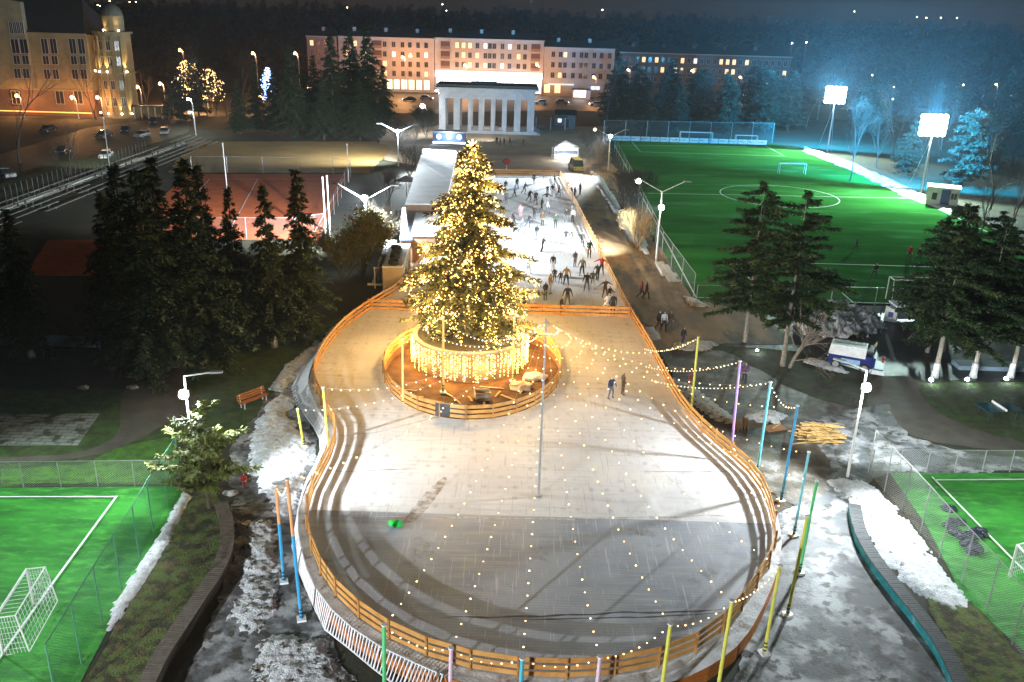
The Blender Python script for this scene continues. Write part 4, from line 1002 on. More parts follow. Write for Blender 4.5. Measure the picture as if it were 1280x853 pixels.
SKT = [  # position, pose, jacket, trousers, label, heading, hat, scale
 (A(445, 250), 'glide', 'black', 'black', 'dark skater alone near the far left of the white rink', .5, 0, 1), (A(618, 205), 'stand', 'black', 'black', 'dark skater close to the far end fence, middle', 0, 0, 1),
 (A(708, 180), 'stand', 'grey', 'white', 'small grey skater close to the far end fence', 2, 0, .7), (A(823, 212), 'stand', 'black', 'black', 'slim dark skater in the far right corner of the white rink', 1.5, 0, 1),
 (A(335, 280), 'walk', 'black', 'white', 'slim skater in pale trousers beside the tree top', 2.8, 0, 1), (A(340, 400), 'stand', 'grey', 'grey', 'grey skater just right of the upper tree branches', 0, 0, 1),
 (A(572, 378), 'skate', 'black', 'black', 'left one of two dark skaters gliding together at the far middle', .6, 0, 1), (A(632, 405), 'glide', 'black', 'black', 'right and bigger one of two dark skaters gliding together at the far middle', .3, 0, 1.1),
 (A(750, 310), 'pocket', 'green', 'black', 'small dark green skater behind another one at the far right', 0, 0, .8), (A(798, 325), 'glide', 'black', 'white', 'dark skater in white trousers near the far right corner', 3, 0, 1),
 (A(742, 402), 'wide', 'black', 'white', 'skater with both arms spread at the far right', .2, 0, 1), (A(750, 500), 'walk', 'white', 'grey', 'skater all in pale clothes right of the middle', 1, 2, 1),
 (A(480, 535), 'stand', 'pink', 'pink', 'skater all in pink near the tree', .4, 2, 1), (A(618, 552), 'hold', 'black', 'black', 'dark skater with arms bent in the middle of the white rink', .3, 0, 1),
 (A(375, 635), 'stand', 'pink', 'white', 'child in pink beside a bent dark adult near the tree', 1, 2, .75), (A(418, 612), 'lean', 'black', 'black', 'dark adult bending over a child in pink near the tree', -1.2, 0, .95),
 (A(490, 688), 'glide', 'grey', 'grey', 'grey skater below the one in pink', .8, 0, 1.05), (A(938, 585), 'apart', 'black', 'grey', 'dark skater holding hands with one in a pale jacket by the right fence', .1, 0, 1),
 (A(1003, 585), 'stand', 'white', 'black', 'skater in a pale jacket and dark trousers by the right fence', 0, 0, 1), (A(998, 470), 'stand', 'grey', 'white', 'child in grey close to the right fence behind the one in a pale jacket', 0, 0, .7),
 (A(935, 800), 'apart', 'black', 'grey', 'left one of a dark pair holding hands right of the middle', 0, 0, 1), (A(998, 805), 'apart', 'olive', 'grey', 'right one of a dark pair holding hands right of the middle', 0, 0, 1),
 (A(1095, 828), 'apart', 'black', 'black', 'dark skater with arms apart beside the pair holding hands', .4, 0, 1), (B(768, 180), 'pocket', 'green', 'brown', 'stocky skater in a dark green jacket close to the right fence', .1, 0, 1.15),
 (B(625, 270), 'pocket', 'grey', 'grey', 'grey skater just behind one with spread arms', .6, 0, 1.0), (B(697, 360), 'apart', 'khaki', 'black', 'skater in a khaki jacket with arms held out', -.4, 0, 1.1),
 (B(153, 340), 'glide', 'grey', 'white', 'skater in white trousers alone left of the middle, near the tree', 1.5, 0, 1.05), (B(405, 310), 'stand', 'black', 'white', 'dark skater in white trousers behind a small group of children', 0, 0, 1),
 (B(421, 418), 'pocket', 'black', 'black', 'small black figure left of a child in the middle of the rink', 0, 0, .8), (B(480, 435), 'apart', 'black', 'grey', 'child with arms out holding an adult in white', 0, 0, .7),
 (B(537, 450), 'apart', 'tan', 'black', 'adult in a light tan jacket holding a child by the hand', 0, 1, 1.1), (B(375, 540), 'stand', 'tan', 'white', 'skater in tan and white standing left of the small group', 1, 1, 1.15),
 (B(548, 665), 'apart', 'black', 'grey', 'large dark skater seen from the front above the divider fence', 0, 1, 1.15), (B(488, 750), 'stand', 'black', 'black', 'short dark skater right at the divider fence', 1, 0, .95),
 (B(123, 710), 'hold', 'black', 'black', 'dark skater at the divider fence beside the lit tree', -.5, 0, 1.05), (B(200, 700), 'stand', 'white', 'white', 'skater all in white at the divider fence beside the lit tree', .5, 2, 1.05),
 (B(192, 745), 'stand', 'black', 'black', 'small child at the divider fence by the skater in white', 0, 0, .6), (B(742, 515), 'apart', 'black', 'grey', 'left one of two dark skaters hand in hand near the right fence', 0, 0, 1.1),
 (B(800, 495), 'apart', 'grey', 'white', 'skater in a grey jacket and white trousers hand in hand near the right fence', 0, 0, 1.1), (B(848, 405), 'hold', 'black', 'black', 'slim black skater following the one in red', -.6, 0, 1.0),
 (B(888, 352), 'wide', 'red', 'black', 'skater in a red jacket reaching for the right fence', -.4, 1, 1.15), (B(922, 575), 'wide', 'brown', 'brown', 'brown dressed skater with one of the group by the divider fence corner', .3, 1, 1.05),
 (B(960, 640), 'hold', 'black', 'black', 'black skater between the brown one and the one in white trousers', .8, 0, 1.0), (B(935, 745), 'lean', 'white', 'white', 'skater in white clothes bending forward near the divider fence corner', .5, 0, 1.2),
 (B(1000, 752), 'stand', 'black', 'black', 'tall black skater nearest the divider fence corner', -.3, 0, 1.15)]
SKT += [(A(520, 300), 'skate', 'navy', 'black', 'navy dressed skater left of the gliding dark pair', 1.1, 0, 1), (A(690, 470), 'glide', 'black', 'black', 'dark skater gliding between the middle one and the right fence', 2.2, 0, 1),
 (A(860, 330), 'glide', 'red', 'black', 'skater in a red jacket near the far right corner', 1.3, 0, 1), (A(560, 640), 'skate', 'black', 'navy', 'dark skater pushing off in the open middle of the white rink', .9, 0, 1),
 (A(700, 620), 'pocket', 'brown', 'black', 'brown dressed skater standing in the open middle of the white rink', .2, 1, 1), (A(640, 760), 'glide', 'black', 'grey', 'dark skater in grey trousers gliding left of the pair holding hands', 2.6, 0, 1),
 (A(830, 640), 'stand', 'green', 'black', 'skater in dark green between the middle and the one in a pale jacket', .2, 0, 1), (A(420, 330), 'glide', 'blue', 'black', 'skater in a blue jacket near the upper tree branches', 1.9, 0, 1),
 (B(300, 120), 'skate', 'black', 'black', 'dark skater alone left of the centre, facing the tree', 2.0, 0, 1), (B(330, 600), 'pocket', 'navy', 'navy', 'skater in dark blue between the tan dressed one and the divider fence', .6, 0, 1)]
for p, po, j, tr, lab, rz, hat, s_ in SKT:
    person(p, po, j, tr, lab, rz, hat, DZ, s_ * 1.06, True, 'people skating on the white rink')
def Cc(x, y): return (680 + x / 7.975, 150 + y / 7.975)
OTH = [((763, 498), 'apart', 'navy', 'grey', 'person in a navy jacket and grey trousers standing on the near ice', .6, 2, 1.0, DZ), ((778, 493.5), 'pocket', 'brown', 'brown', 'person in brown clothes standing beside the one in navy on the near ice', 1.9, 0, 1.0, DZ),
 ((801, 373), 'walk', 'red', 'black', 'person in a red jacket walking close beside one in black on the wet path', 1.2, 0, 1.1, .05), ((807, 374), 'walk', 'black', 'black', 'person in black walking close beside one in red on the wet path', 1.2, 0, 1.1, .05),
 ((823, 413), 'walk', 'black', 'black', 'leftmost dark walker of the three by the rink corner', .2, 1, 1.1, .05), ((829, 414), 'walk', 'paleblue', 'black', 'walker in a pale blue jacket between two dark ones', .2, 0, 1.1, .05),
 ((837, 411), 'walk', 'brown', 'grey', 'rightmost walker of the three, in brown', .2, 1, 1.0, .05), ((853, 432), 'stand', 'black', 'purple', 'lone person in black on the muddy bank near the farthest yellow pole', .5, 0, 1.0, .05),
 ((862, 482), 'hold', 'red', 'red', 'child in bright red by the farthest yellow pole', .5, 0, .62, .05),
 ((930, 478), 'pocket', 'purple', 'black', 'dark person standing just behind the purple pole', 0, 0, .95, .05),
 (Cc(222, 720), 'lean', 'black', 'black', 'dark spectator leaning on the far right fence from outside', 2.2, 0, 1, .05), (Cc(272, 780), 'stand', 'black', 'black', 'left one of two dark spectators by the far right fence', 2, 0, 1.05, .05),
 (Cc(305, 782), 'stand', 'black', 'navy', 'right one of two dark spectators by the far right fence', 2, 0, 1.05, .05), (Cc(358, 745), 'pocket', 'brown', 'black', 'bulky brown dressed person right of the two spectators', 2, 0, 1.1, .05),
 ((621, 181), 'stand', 'black', 'black', 'leftmost of the people standing on the square before the colonnade', 0, 0, 1, .1), ((625, 182), 'stand', 'grey', 'black', 'second person from the left on the square before the colonnade', 1, 0, 1, .1),
 ((630, 182), 'stand', 'black', 'brown', 'third person from the left on the square before the colonnade', 2, 0, 1, .1), ((637, 181), 'walk', 'red', 'black', 'person in red on the square before the colonnade', 1, 0, 1, .1),
 ((625, 165), 'stand', 'black', 'white', 'person in white trousers at the steps of the colonnade', 0, 0, 1.1, .1),
 ((654, 184), 'walk', 'black', 'grey', 'person walking alone right of the group on the square', 1, 0, 1, .1),
 ((1135, 325), 'glide', 'red', 'black', 'football player in a red shirt on the green pitch', 0, 1, 1.05, .05), ((1147, 327), 'walk', 'black', 'black', 'dark football player beside the one in red', 0, 1, 1.0, .05),
 ((1092, 348), 'lean', 'black', 'black', 'dark football player near the snow heap end of the pitch', 0, 1, 1.05, .05), ((1069, 313), 'walk', 'navy', 'black', 'football player in dark blue beside the right dark pine', 1.5, 1, 1, .05),
 ((242, 612), 'stand', 'black', 'red', 'dark figure in red trousers crouched close to the foot of the left lamp post', 1, 0, .7, .05)]
for p, po, j, tr, lab, rz, hat, s_, z in OTH: person(p, po, j, tr, lab, rz, hat, z, s_)
for lab, (x, y), j in (('left red boots and bag standing figure by the snow left of the rink', (306, 611), 'red'),):
    person((x, y), 'pocket', 'red', 'red', 'child in a red suit on the snowy walk left of the rink', .4, 1, .06, .6)
# ================================================================= BUILDINGS
GLASSD = M('dark_window_glass', (.03, .028, .03), rough=.15); GLASSW = M('lit_window_warm', (1, .8, .5), emit=(1, .62, .30), estr=1.6); GLASSC = M('lit_window_cool', (1, .9, .8), emit=(.95, .9, .85), estr=1.4)
GLASSV = M('lit_window_violet', (.8, .3, .9), emit=(.75, .15, .9), estr=1.4)
FRAME = M('window_frame_paint', (.45, .36, .32), rough=.6)
WMESH = {}
def window_mesh(w, h):
    k = (round(w, 2), round(h, 2))
    if k not in WMESH:
        f = MB(); t = .11
        f.box((0, -.06, h / 2 + t / 2), (w + 2 * t, .12, t)); f.box((0, -.08, -h / 2 - t / 2), (w + 2 * t + .1, .16, t)); f.box((-w / 2 - t / 2, -.06, 0), (t, .12, h)); f.box((w / 2 + t / 2, -.06, 0), (t, .12, h)); f.box((0, -.045, 0), (.08, .06, h))
        fm_ = bpy.data.meshes.new('window'); fm_.from_pydata(f.v, [], f.f); fm_.materials.append(FRAME)
        p = MB().box((0, -.012, 0), (w, .02, h)); pm_ = bpy.data.meshes.new('pane'); pm_.from_pydata(p.v, [], p.f); pm_.materials.append(GLASSD)
        WMESH[k] = (fm_, pm_)
    return WMESH[k]
def window(par, p, w, h, glass=None, rz=0, sill=True):
    fm_, pm_ = window_mesh(w, h); o = place('window', fm_, par, p, rz); q = place('pane', pm_, o)
    if glass: q.material_slots[0].link = 'OBJECT'; q.material_slots[0].material = glass
    return o
random.seed(77)
PINK = M('pink_render', (.60, .52, .46), (.52, .44, .39), .3, .85); PINKD = M('pink_render_dark', (.38, .24, .21), (.32, .2, .18), .3, .85); ROOF = M('dark_tin_roof', (.045, .035, .032), (.03, .026, .025), 1, .6)
CREAM = M('cream_band', (.5, .46, .4), rough=.8)
def block(name, label, x0, x1, y, h, dep, floors, z0w, wins, lit=.18, roofh=2.6, mat=PINK, group=None, gf=4.4, extra=None):
    t = thing(name, label, 'building', ((x0 + x1) / 2, y, 0), 0, group); w = x1 - x0
    MB().box((0, dep / 2, h / 2), (w, dep, h)).build('wall', mat, t)
    r = MB(); r.add([(-w / 2 - .5, -.5, h + .3), (w / 2 + .5, -.5, h + .3), (w / 2 + .5, dep + .5, h + .3), (-w / 2 - .5, dep + .5, h + .3), (-w / 2 + 1, dep / 2, h + roofh), (w / 2 - 1, dep / 2, h + roofh)],
                    [(0, 1, 5, 4), (2, 3, 4, 5), (1, 2, 5), (3, 0, 4), (0, 3, 2, 1)]); ro = r.build('roof', ROOF, t)
    for cx in np.arange(-w / 2 + 5, w / 2 - 4, 11): MB().box((float(cx), dep / 2 - 1.5, h + roofh - .3), (1.1, .8, 1.8)).build('chimney', mat, ro)
    MB().box((0, -.15, h + .15), (w + .5, .5, .3)).build('cornice', CREAM, t)
    fh = (h - gf - .6) / floors
    for f in range(floors):
        z = gf + fh * (f + .55)
        for x in wins:
            if abs(x - (x0 + x1) / 2) > w / 2 - 1: continue
            g_ = None; q = random.random()
            if q < lit: g_ = GLASSW if q < lit * .7 else GLASSC
            window(t, (x - (x0 + x1) / 2, 0, z), 1.15, 1.7, g_)
    return t
def X(px, y=320): return GY(px, 110, y).x
LAB = 'pink apartment block of four floors '
b1 = block('apartment_building', 'short pink apartment wing at the left end, half hidden by black spruces', X(388), X(423), 318, 17.6, 12, 4, 0, [X(p) for p in (394, 402, 411, 418)], lit=.05, mat=M('rose_render', (.46, .28, .27), (.38, .24, .22), .3, .85))
b2 = block('apartment_building', 'long orange lit apartment block with a row of lit shop windows', X(425), X(543), 320, 17.8, 12, 4, 0, [X(p) for p in (436, 446, 457, 468, 482, 493, 504, 513, 523, 533)], lit=.14)
b3 = block('apartment_building', 'pink apartment block behind the colonnade over a glaring white shopfront', X(543.6), X(678), 320.4, 18.2, 12, 3, 0, [X(p) for p in (553, 571, 579, 587, 596, 606, 611.5, 617, 627, 636, 647, 655, 667)], lit=.14, gf=7.9)
b4 = block('apartment_building', 'lower pink apartment block at the right end above a bright kiosk', X(678.6), X(766), 321, 16.2, 12, 3, 0, [X(p) for p in (682, 690, 699, 705, 715.5, 725, 731, 741, 750, 760)], lit=.06, gf=5.2)
# loggias: boxes on the wall, shade of a recess put into their dark colour
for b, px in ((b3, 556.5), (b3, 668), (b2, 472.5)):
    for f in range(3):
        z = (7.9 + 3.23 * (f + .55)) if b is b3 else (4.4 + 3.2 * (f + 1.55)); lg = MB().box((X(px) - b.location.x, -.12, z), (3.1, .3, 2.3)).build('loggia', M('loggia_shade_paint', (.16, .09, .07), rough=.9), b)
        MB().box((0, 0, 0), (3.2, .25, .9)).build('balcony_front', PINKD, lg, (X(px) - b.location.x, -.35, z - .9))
for px_ in (560, 585, 612, 640, 665): light('SPOT', (X(px_), 311, 2.0), 2600, (1, .82, .74), b3, (X(px_), 320, 11), 120, .6, .5)
SHOP = M('shop_window_glow', (1, 1, 1), emit=(1, .97, .92), estr=2.6); SHOPY = M('shop_window_glow_yellow', (1, .9, .6), emit=(1, .85, .48), estr=2.0)
for p in (487, 496, 505.5, 514.5, 524, 533.5): window(b2, (X(p) - b2.location.x, 0, 2.5), 1.95, 3.2, SHOPY)
for i, p in enumerate(np.arange(549, 680, 7.3)): window(b3, (X(float(p)) - b3.location.x, 0, 3.0), 1.75, 4.6, SHOP)
for p in (684, 697): window(b4, (X(p) - b4.location.x, 0, 2.5), 2.0, 2.8, GLASSW)
MB().box((0, -.5, 6.6), (X(677.5) - X(544.5), .9, 2.0)).build('shop_canopy', M('white_lit_canopy', (.9, .9, .9), emit=(1, .97, .93), estr=2.2), b3)
MB().box((0, -1.0, 4.1), (9, 1.6, .35)).build('shop_canopy', M('canopy_glow_dim', (.9, .9, .9), emit=(1, .9, .8), estr=.9), b4, (-6, 0, 0))
kb = thing('kiosk', 'small bright white kiosk at the foot of the right pink block', 'kiosk', (X(727, 312), 312, 0))
MB().box((0, 0, 1.6), (6, 3, 3.2)).build('wall', WHITEP, kb); MB().box((0, 0, 3.3), (6.6, 3.6, .25)).build('roof', ROOF, kb); MB().box((-.6, -1.52, 1.9), (4, .06, 2.2)).build('front_glow', M('kiosk_glow', (1, 1, 1), emit=(.95, .97, 1), estr=4), kb)
MB().box((0, -.9, 1.5), (3, .3, 1.1)).build('sign', M('blue_sign_glow', (.3, .5, 1), emit=(.45, .6, 1), estr=2), kb, (4.6, 0, 2.4))
fb = block('apartment_building', 'long dark building hidden behind the trees right of the pink blocks', X(772, 328), X(985, 328), 328, 15, 12, 3, 0, [X(float(p), 328) for p in np.arange(778, 980, 8)], lit=.16, mat=M('grey_render', (.16, .13, .12), (.12, .1, .09), .3, .9))
# street lamps in front of the blocks (orange sodium lamps)
def street(label, px, py, y, power, mat=LAMPO, col=(1, .46, .16), gr=.40, group='orange street lamps of the town'):
    hd = GY(px, py, y); b = Vector((hd.x, y, 0)); t = thing('street_lamp', label, 'street lamp', tuple(b), 0, group)
    H_ = max(2.5, hd.z); MB().tube([(.9, 0, 0), (.9, 0, H_ * .8), (.6, 0, H_), (0, 0, H_ + .05)], [.11, .08, .06, .05], 6).build('pole', STEEL, t)
    h_ = MB().box((0, 0, H_ + .1), (.8, .34, .14)).build('lamp_head', DARKM, t); MB().ball((0, -.1, H_ - .14), gr, 8, 6).build('lens', mat, h_)
    if power: light('POINT', (b.x, b.y - .3, H_ - .55), power, col, t, radius=.35)
    return t
for i, (px, py, y, p, lab) in enumerate(((503, 71, 308, 16000, 'orange street lamp glaring before the middle of the long orange block'), (671, 80, 309, 6500, 'orange street lamp before the right end of the block behind the colonnade'),
    (581, 81, 308, 8000, 'orange street lamp before the left part of the block behind the colonnade'), (369, 66, 285, 5000, 'orange street lamp standing alone left of the black spruces'), (316, 66, 270, 4500, 'orange street lamp above the blue garland tree'),
    (225, 62, 262, 3500, 'orange street lamp on top of the golden garland trees'), (395, 122, 240, 3000, 'small orange street lamp right at the left spruce'), (385, 108, 262, 1500, 'small pale orange street lamp behind the left spruces'),
    (200, 104, 245, 6500, 'orange street lamp right of the round tower'), (171, 108, 236, 4200, 'double orange street lamp touching the round tower'), (325, 121, 232, 3000, 'orange street lamp at the foot of the blue garland tree'),
    (255, 121, 236, 4000, 'orange street lamp under the golden garland trees'), (232, 107, 246, 1500, 'weak orange street lamp left under the golden garland trees'), (742, 96, 300, 4000, 'street lamp beside the bright kiosk'),
    (21, 119, 217, 3600, 'orange lamp left at the ground floor of the old building'), (90, 121, 217, 4800, 'orange lamp in the middle of the ground floor of the old building'), (122, 121, 217, 3000, 'orange lamp at the foot of the round tower'))):
    street(lab, px, py, y, p)
street('white street lamp with a flat head right of the long orange block', 545, 113, 262, 1800, LAMPW, (1, .95, .85), .2); street('white street lamp by the parked cars', 235, 123, 205, 1400, LAMPW, (.85, 1, .85), .28)
street('white street lamp farther left over the parked cars', 237, 140, 195, 900, LAMPW, (.85, 1, .8), .22)
street('white flood lamp over the greenish lit tree', 528, 132, 208, 5200, LAMPW, (.9, .97, 1), .5)
for i, (px, py) in enumerate(((925, 96), (928, 136), (980, 150), (1245, 105), (1262, 122), (865, 88), (785, 87))): street('distant small street lamp %s' % ('left of the floodlights, behind the trees', 'left of the floodlights, low', 'at the back of the trees beside the floodlights', 'at the right edge, high', 'at the right edge, low', 'among the trees right of the pink blocks', 'close right of the pink blocks')[i], px, py, 318, 800, LAMPY, (1, .7, .4), .28, 'distant lamps among the trees')
# ---- colonnade
PST = M('pale_grey_stone', (.46, .47, .48), (.38, .39, .40), .8, .8, bump=.1)
pc = thing('colonnade', 'pale stone colonnade of tall square pillars under a dark flat roof', 'colonnade', tuple(Vector((GY(608, 165, 214).x, 214, 0))))
def PX(px): return GY(px, 165, 214).x - pc.location.x
PH = 10.9
xl_, xr_ = PX(549), PX(667)
MB().box(((xl_ + xr_) / 2, 4, .15), (xr_ - xl_ + 3, 12, .30)).build('step', PST, pc); MB().box(((xl_ + xr_) / 2, 4, .45), (xr_ - xl_ + 1.6, 10.6, .30)).build('step', PST, pc)
for yy in (0, 7.4):
    for a, b in ((549, 557), (567, 574.6), (584.8, 589), (598, 603.4), (613.2, 617.8), (627, 632.4), (642, 650), (658.5, 667)):
        MB().box(((PX(a) + PX(b)) / 2, yy, .6 + (PH - 3.6) / 2), (PX(b) - PX(a), 1.1, PH - 3.6)).build('pillar', PST, pc)
    MB().box(((xl_ + xr_) / 2, yy, PH - 2.0), (xr_ - xl_ + .02, 1.14, 2.0)).build('entablature', PST, pc)
for x in (xl_ + .55, xr_ - .55): MB().box((x, 3.7, PH - 2.0), (1.1, 6.24, 1.96)).build('entablature', PST, pc)
MB().box(((xl_ + xr_) / 2, 3.7, PH - .75), (xr_ - xl_ + 1.8, 10.2, .5)).build('cornice', PST, pc); MB().box(((xl_ + xr_) / 2, 3.7, PH - .18), (xr_ - xl_ + 1.2, 9.6, .62)).build('roof', M('dark_flat_roof', (.04, .05, .05), (.06, .07, .07), 1, .7), pc)
MB().box((0, 0, 0), (6, 3, .5)).build('roof_box', M('blue_grey_tin', (.08, .13, .17), rough=.6), pc, ((xl_ + xr_) / 2 - .8, 3.4, PH + .38))
light('SPOT', (pc.location.x, 196, 2.5), 9000, (.90, .95, 1), pc, (pc.location.x, 214, 6.5), 110, .6, 1.0); light('POINT', (pc.location.x, 218, 5), 500, (1, .85, .7), pc, radius=.4)
# low wings beside the colonnade: a short pergola of dark posts and a grey shed on the right
pg_ = thing('pergola', 'low dark pergola with a pale post right of the colonnade', 'pergola', tuple(G(688, 163)))
for x in (-3.6, 0, 3.6): MB().box((x, 0, 1.6), (.3, .3, 3.2)).build('post', PST, pg_)
MB().box((0, 0, 3.3), (8.4, 1, .22)).build('beam', DARKM, pg_); MB().box((0, .3, .6), (7.6, .2, 1.2)).build('low_wall', DARKM, pg_)
sh_ = thing('shed', 'small grey shed with a pitched roof right of the pergola', 'shed', tuple(G(706, 160)))
MB().box((0, 0, 1.7), (5, 4, 3.4)).build('wall', M('grey_boards', (.2, .22, .24), (.14, .16, .17), 1, .8), sh_); MB().add([(-2.8, -2.3, 3.4), (2.8, -2.3, 3.4), (2.8, 2.3, 3.4), (-2.8, 2.3, 3.4), (-2.8, 0, 4.5), (2.8, 0, 4.5)], [(0, 1, 5, 4), (2, 3, 4, 5), (1, 2, 5), (3, 0, 4), (0, 3, 2, 1)]).build('roof', ROOF, sh_)
MB().box((.3, -2.03, 1.3), (1.1, .06, 2.1)).build('door', DARKM, sh_); MB().box((-1.5, -2.03, 2), (.9, .06, .9)).build('window', GLASSC, sh_)
# ---- old building with a domed round tower at the left
OLD = M('ochre_stone_wall', (.30, .22, .11), (.22, .16, .08), .4, .85, bump=.2, bscale=5); OLDD = M('brown_stone_base', (.20, .11, .06), (.15, .08, .045), .4, .85, bump=.3, bscale=5)
ob = thing('old_building', 'large old stone building with a domed round corner tower', 'building', (-112, 222, 0))
def OX(px, py=80, y=222): return GY(px, py, y).x + 112
x0, x1 = OX(-60), OX(112); HW = GY(70, 43, 222).z
MB().box(((x0 + x1) / 2, 9, 3.1), (x1 - x0, 18.2, 6.2)).build('base', OLDD, ob); MB().box(((x0 + x1) / 2, 9, (HW + 6.2) / 2), (x1 - x0, 18, HW - 6.2)).build('wall', OLD, ob)
MB().box(((x0 + x1) / 2, -.1, 6.3), (x1 - x0, .5, .4)).build('ledge', OLD, ob); MB().box(((x0 + x1) / 2, -.2, HW + .15), (x1 - x0, .8, .35)).build('cornice', OLD, ob)
MB().add([(x0, -.4, HW + .33), (x1, -.4, HW + .33), (x1, 18.4, HW + .33), (x0, 18.4, HW + .33), (x0, 9, HW + 8), (x1 - 4, 9, HW + 8)], [(0, 1, 5, 4), (2, 3, 4, 5), (1, 2, 5), (3, 0, 4), (0, 3, 2, 1)]).build('roof', ROOF, ob)
# raised pavilion at the left end
px1 = OX(40); MB().box(((x0 + px1) / 2, -.3, (HW + 7.2) / 2 + 3.2), (px1 - x0, 1.6, HW + .6)).build('pavilion', OLD, ob)
MB().add([(x0, -1.6, HW + 7.0), (px1 + .5, -1.6, HW + 7.0), (x0, -1.6, HW + 10.5), (x0, .6, HW + 7.0), (px1 + .5, .6, HW + 7.0), (x0, .6, HW + 10.5)], [(0, 1, 2), (3, 5, 4), (1, 4, 5, 2), (0, 3, 4, 1)]).build('gable', OLD, ob)
def ow(px, py, w, h, y=0, g_=None): p = GY(px, py, 222 + y); window(ob, (p.x + 112, y, p.z), w, h, g_)
for cx in (56, 67, 91, 102): ow(cx, 58, 1.5, 3.4); ow(cx + 1.5, 75.5, 1.4, 1.9); ow(cx + 3, 93, 1.4, 2.2)
for cx in (14, 18.5, 23, 27.5): ow(cx, 35, .8, 2.6, -1.12)
for cx in (19, 30): ow(cx, 58, 1.8, 3.2, -1.12); ow(cx + 2, 75, 1.5, 2.0, -1.12); ow(cx + 3, 92, 1.5, 2.2, -1.12)
for cx in (20, 75, 98): ow(cx, 122, 1.9, 3.0, -1.12 if cx < 40 else -.1, None)
tx = OX(139); TR = (OX(160) - OX(118)) / 2; tH = GY(140, 42, 222).z; dH = GY(142, 20, 222).z
tw = MB().tube([(0, 0, 0), (0, 0, tH)], TR, 16).build('tower', OLD, ob, (tx, 2.5, 0)); MB().tube([(0, 0, tH), (0, 0, tH + .4)], TR + .5, 16).build('tower_cornice', OLD, tw); MB().tube([(0, 0, tH * .53), (0, 0, tH * .53 + .4)], TR + .4, 16).build('tower_ledge', OLD, tw)
dr = MB().tube([(0, 0, tH + .4), (0, 0, dH)], TR * .60, 14).build('drum', OLD, ob, (tx + .6, 2.5, 0)); MB().ball((0, 0, dH), TR * .58, 14, 8, (1, 1, 1.15), 0).build('dome', M('dome_metal', (.16, .14, .09), (.12, .1, .07), 1, .6), dr)
MB().tube([(0, 0, dH + TR * .6), (0, 0, dH + TR * .6 + 1.5)], [.15, .05], 6).build('finial', DARKM, dr)
for a_ in (-150, -122, -96, -70, -42):
    ca, sa = math.cos(R(a_)), math.sin(R(a_))
    MB().box((0, 0, tH * .27), (.7, .5, tH * .48), 0).build('pilaster', OLD, tw, (ca * (TR + .12), sa * (TR + .12), .5), R(a_ + 90)); MB().box((0, 0, tH * .76), (.7, .5, tH * .42), 0).build('pilaster', OLD, tw, (ca * (TR + .12), sa * (TR + .12), 0), R(a_ + 90))
for a_ in (-136, -109, -83, -56):
    ca, sa = math.cos(R(a_)), math.sin(R(a_))
    for z in (tH * .2, tH * .4, tH * .68, tH * .86):
        window(tw, (ca * (TR + .02), sa * (TR + .02), z), .9, 2.0, None, R(a_ + 90))
for (a_, z, p, ln) in ((-150, .56, 320, .34), (-122, .56, 320, .34), (-96, .56, 420, .34), (-42, .56, 420, .34), (-150, .06, 260, .3), (-109, .06, 260, .3), (-70, .06, 260, .3), (-42, .06, 320, .3)):
    ca, sa = math.cos(R(a_ + 4)), math.sin(R(a_ + 4)); bx_, by_ = tx + ca * (TR + .75), 2.5 + sa * (TR + .75)
    MB().ball((0, 0, 0), .22, 8, 5).build('uplight', LAMPY, ob, (bx_, by_, tH * z)); light('SPOT', (-112 + bx_, 222 + by_, tH * z + .3), p * 7, (1, .72, .26), ob, (-112 + tx + ca * TR * .96, 224.5 + sa * TR * .96, tH * z + 9), 60, .8, .1)
for s_ in (-.5, .75): MB().ball((0, 0, 0), .2, 8, 5).build('uplight', LAMPY, ob, (tx + .6 + s_ * TR * .7, 2.5 - TR * .62, tH + .7)); light('SPOT', (-112 + tx + .6 + s_ * TR * .7, 224.5 - TR * .66, tH + .9), 500, (1, .75, .3), ob, (-112 + tx + .6 + s_ * TR * .5, 224.5 - TR * .4, dH + 2), 80, .8, .1)
MB().tube([(OX(-60), -2.4, 1.2), (OX(112), -2.4, 1.2)], .12, 6).build('light_strip', M('strip_glow_orange', (1, .5, .2), emit=(1, .32, .06), estr=3), ob)
# ---- hall with a white roof, container, sheds left of the white rink
ROOFW = M('white_snowy_roof', (.74, .76, .80), (.62, .65, .70), .5, .6, c3=(.50, .56, .66), s3=.3, t3=(.5, .7))
def prismbox(name, label, cat_, corners, z0, z1, wallm, roofm, over=.25, parts=None, zr=None):
    c = sum((Vector(p) for p in corners), Vector((0, 0))) / len(corners); t = thing(name, label, cat_, (c.x, c.y, 0)); P = [Vector(p) - c for p in corners]
    MB().prism([tuple(p) for p in P], z0, z1).build('wall', wallm, t); Q = [tuple(p + p.normalized() * over) for p in P]; MB().prism(Q, z1, z1 + .2).build('roof', roofm, t)
    return t
def gz(x, y, z): return G(x, y, z).to_2d()
WALLB = M('brown_board_wall', (.22, .13, .08), (.16, .09, .05), 1, .8)
hall = prismbox('hall', 'long low hall with a glaring white flat roof left of the white rink', 'building', [gz(507, 256, 3.6), gz(557, 256, 3.6), gz(572, 190, 3.6), gz(529, 188, 3.6)], 0, 3.6, WALLB, ROOFW)
MB().box((0, 0, .3), (6.5, 2.6, .6)).build('roof_hatch', M('grey_roof_felt', (.12, .12, .13), rough=.9), hall, tuple(Vector((*(gz(561, 185, 3.8) - hall.location.to_2d()), 3.8))))
s2 = prismbox('shed', 'low shed with a slate blue roof between the white hall and the container', 'shed', [gz(500, 301, 2.6), gz(515, 301, 2.6), gz(541, 262, 2.6), gz(503, 262, 2.6)], 0, 2.6, WALLB, M('slate_blue_roof', (.10, .12, .16), (.07, .08, .11), .6, .35))
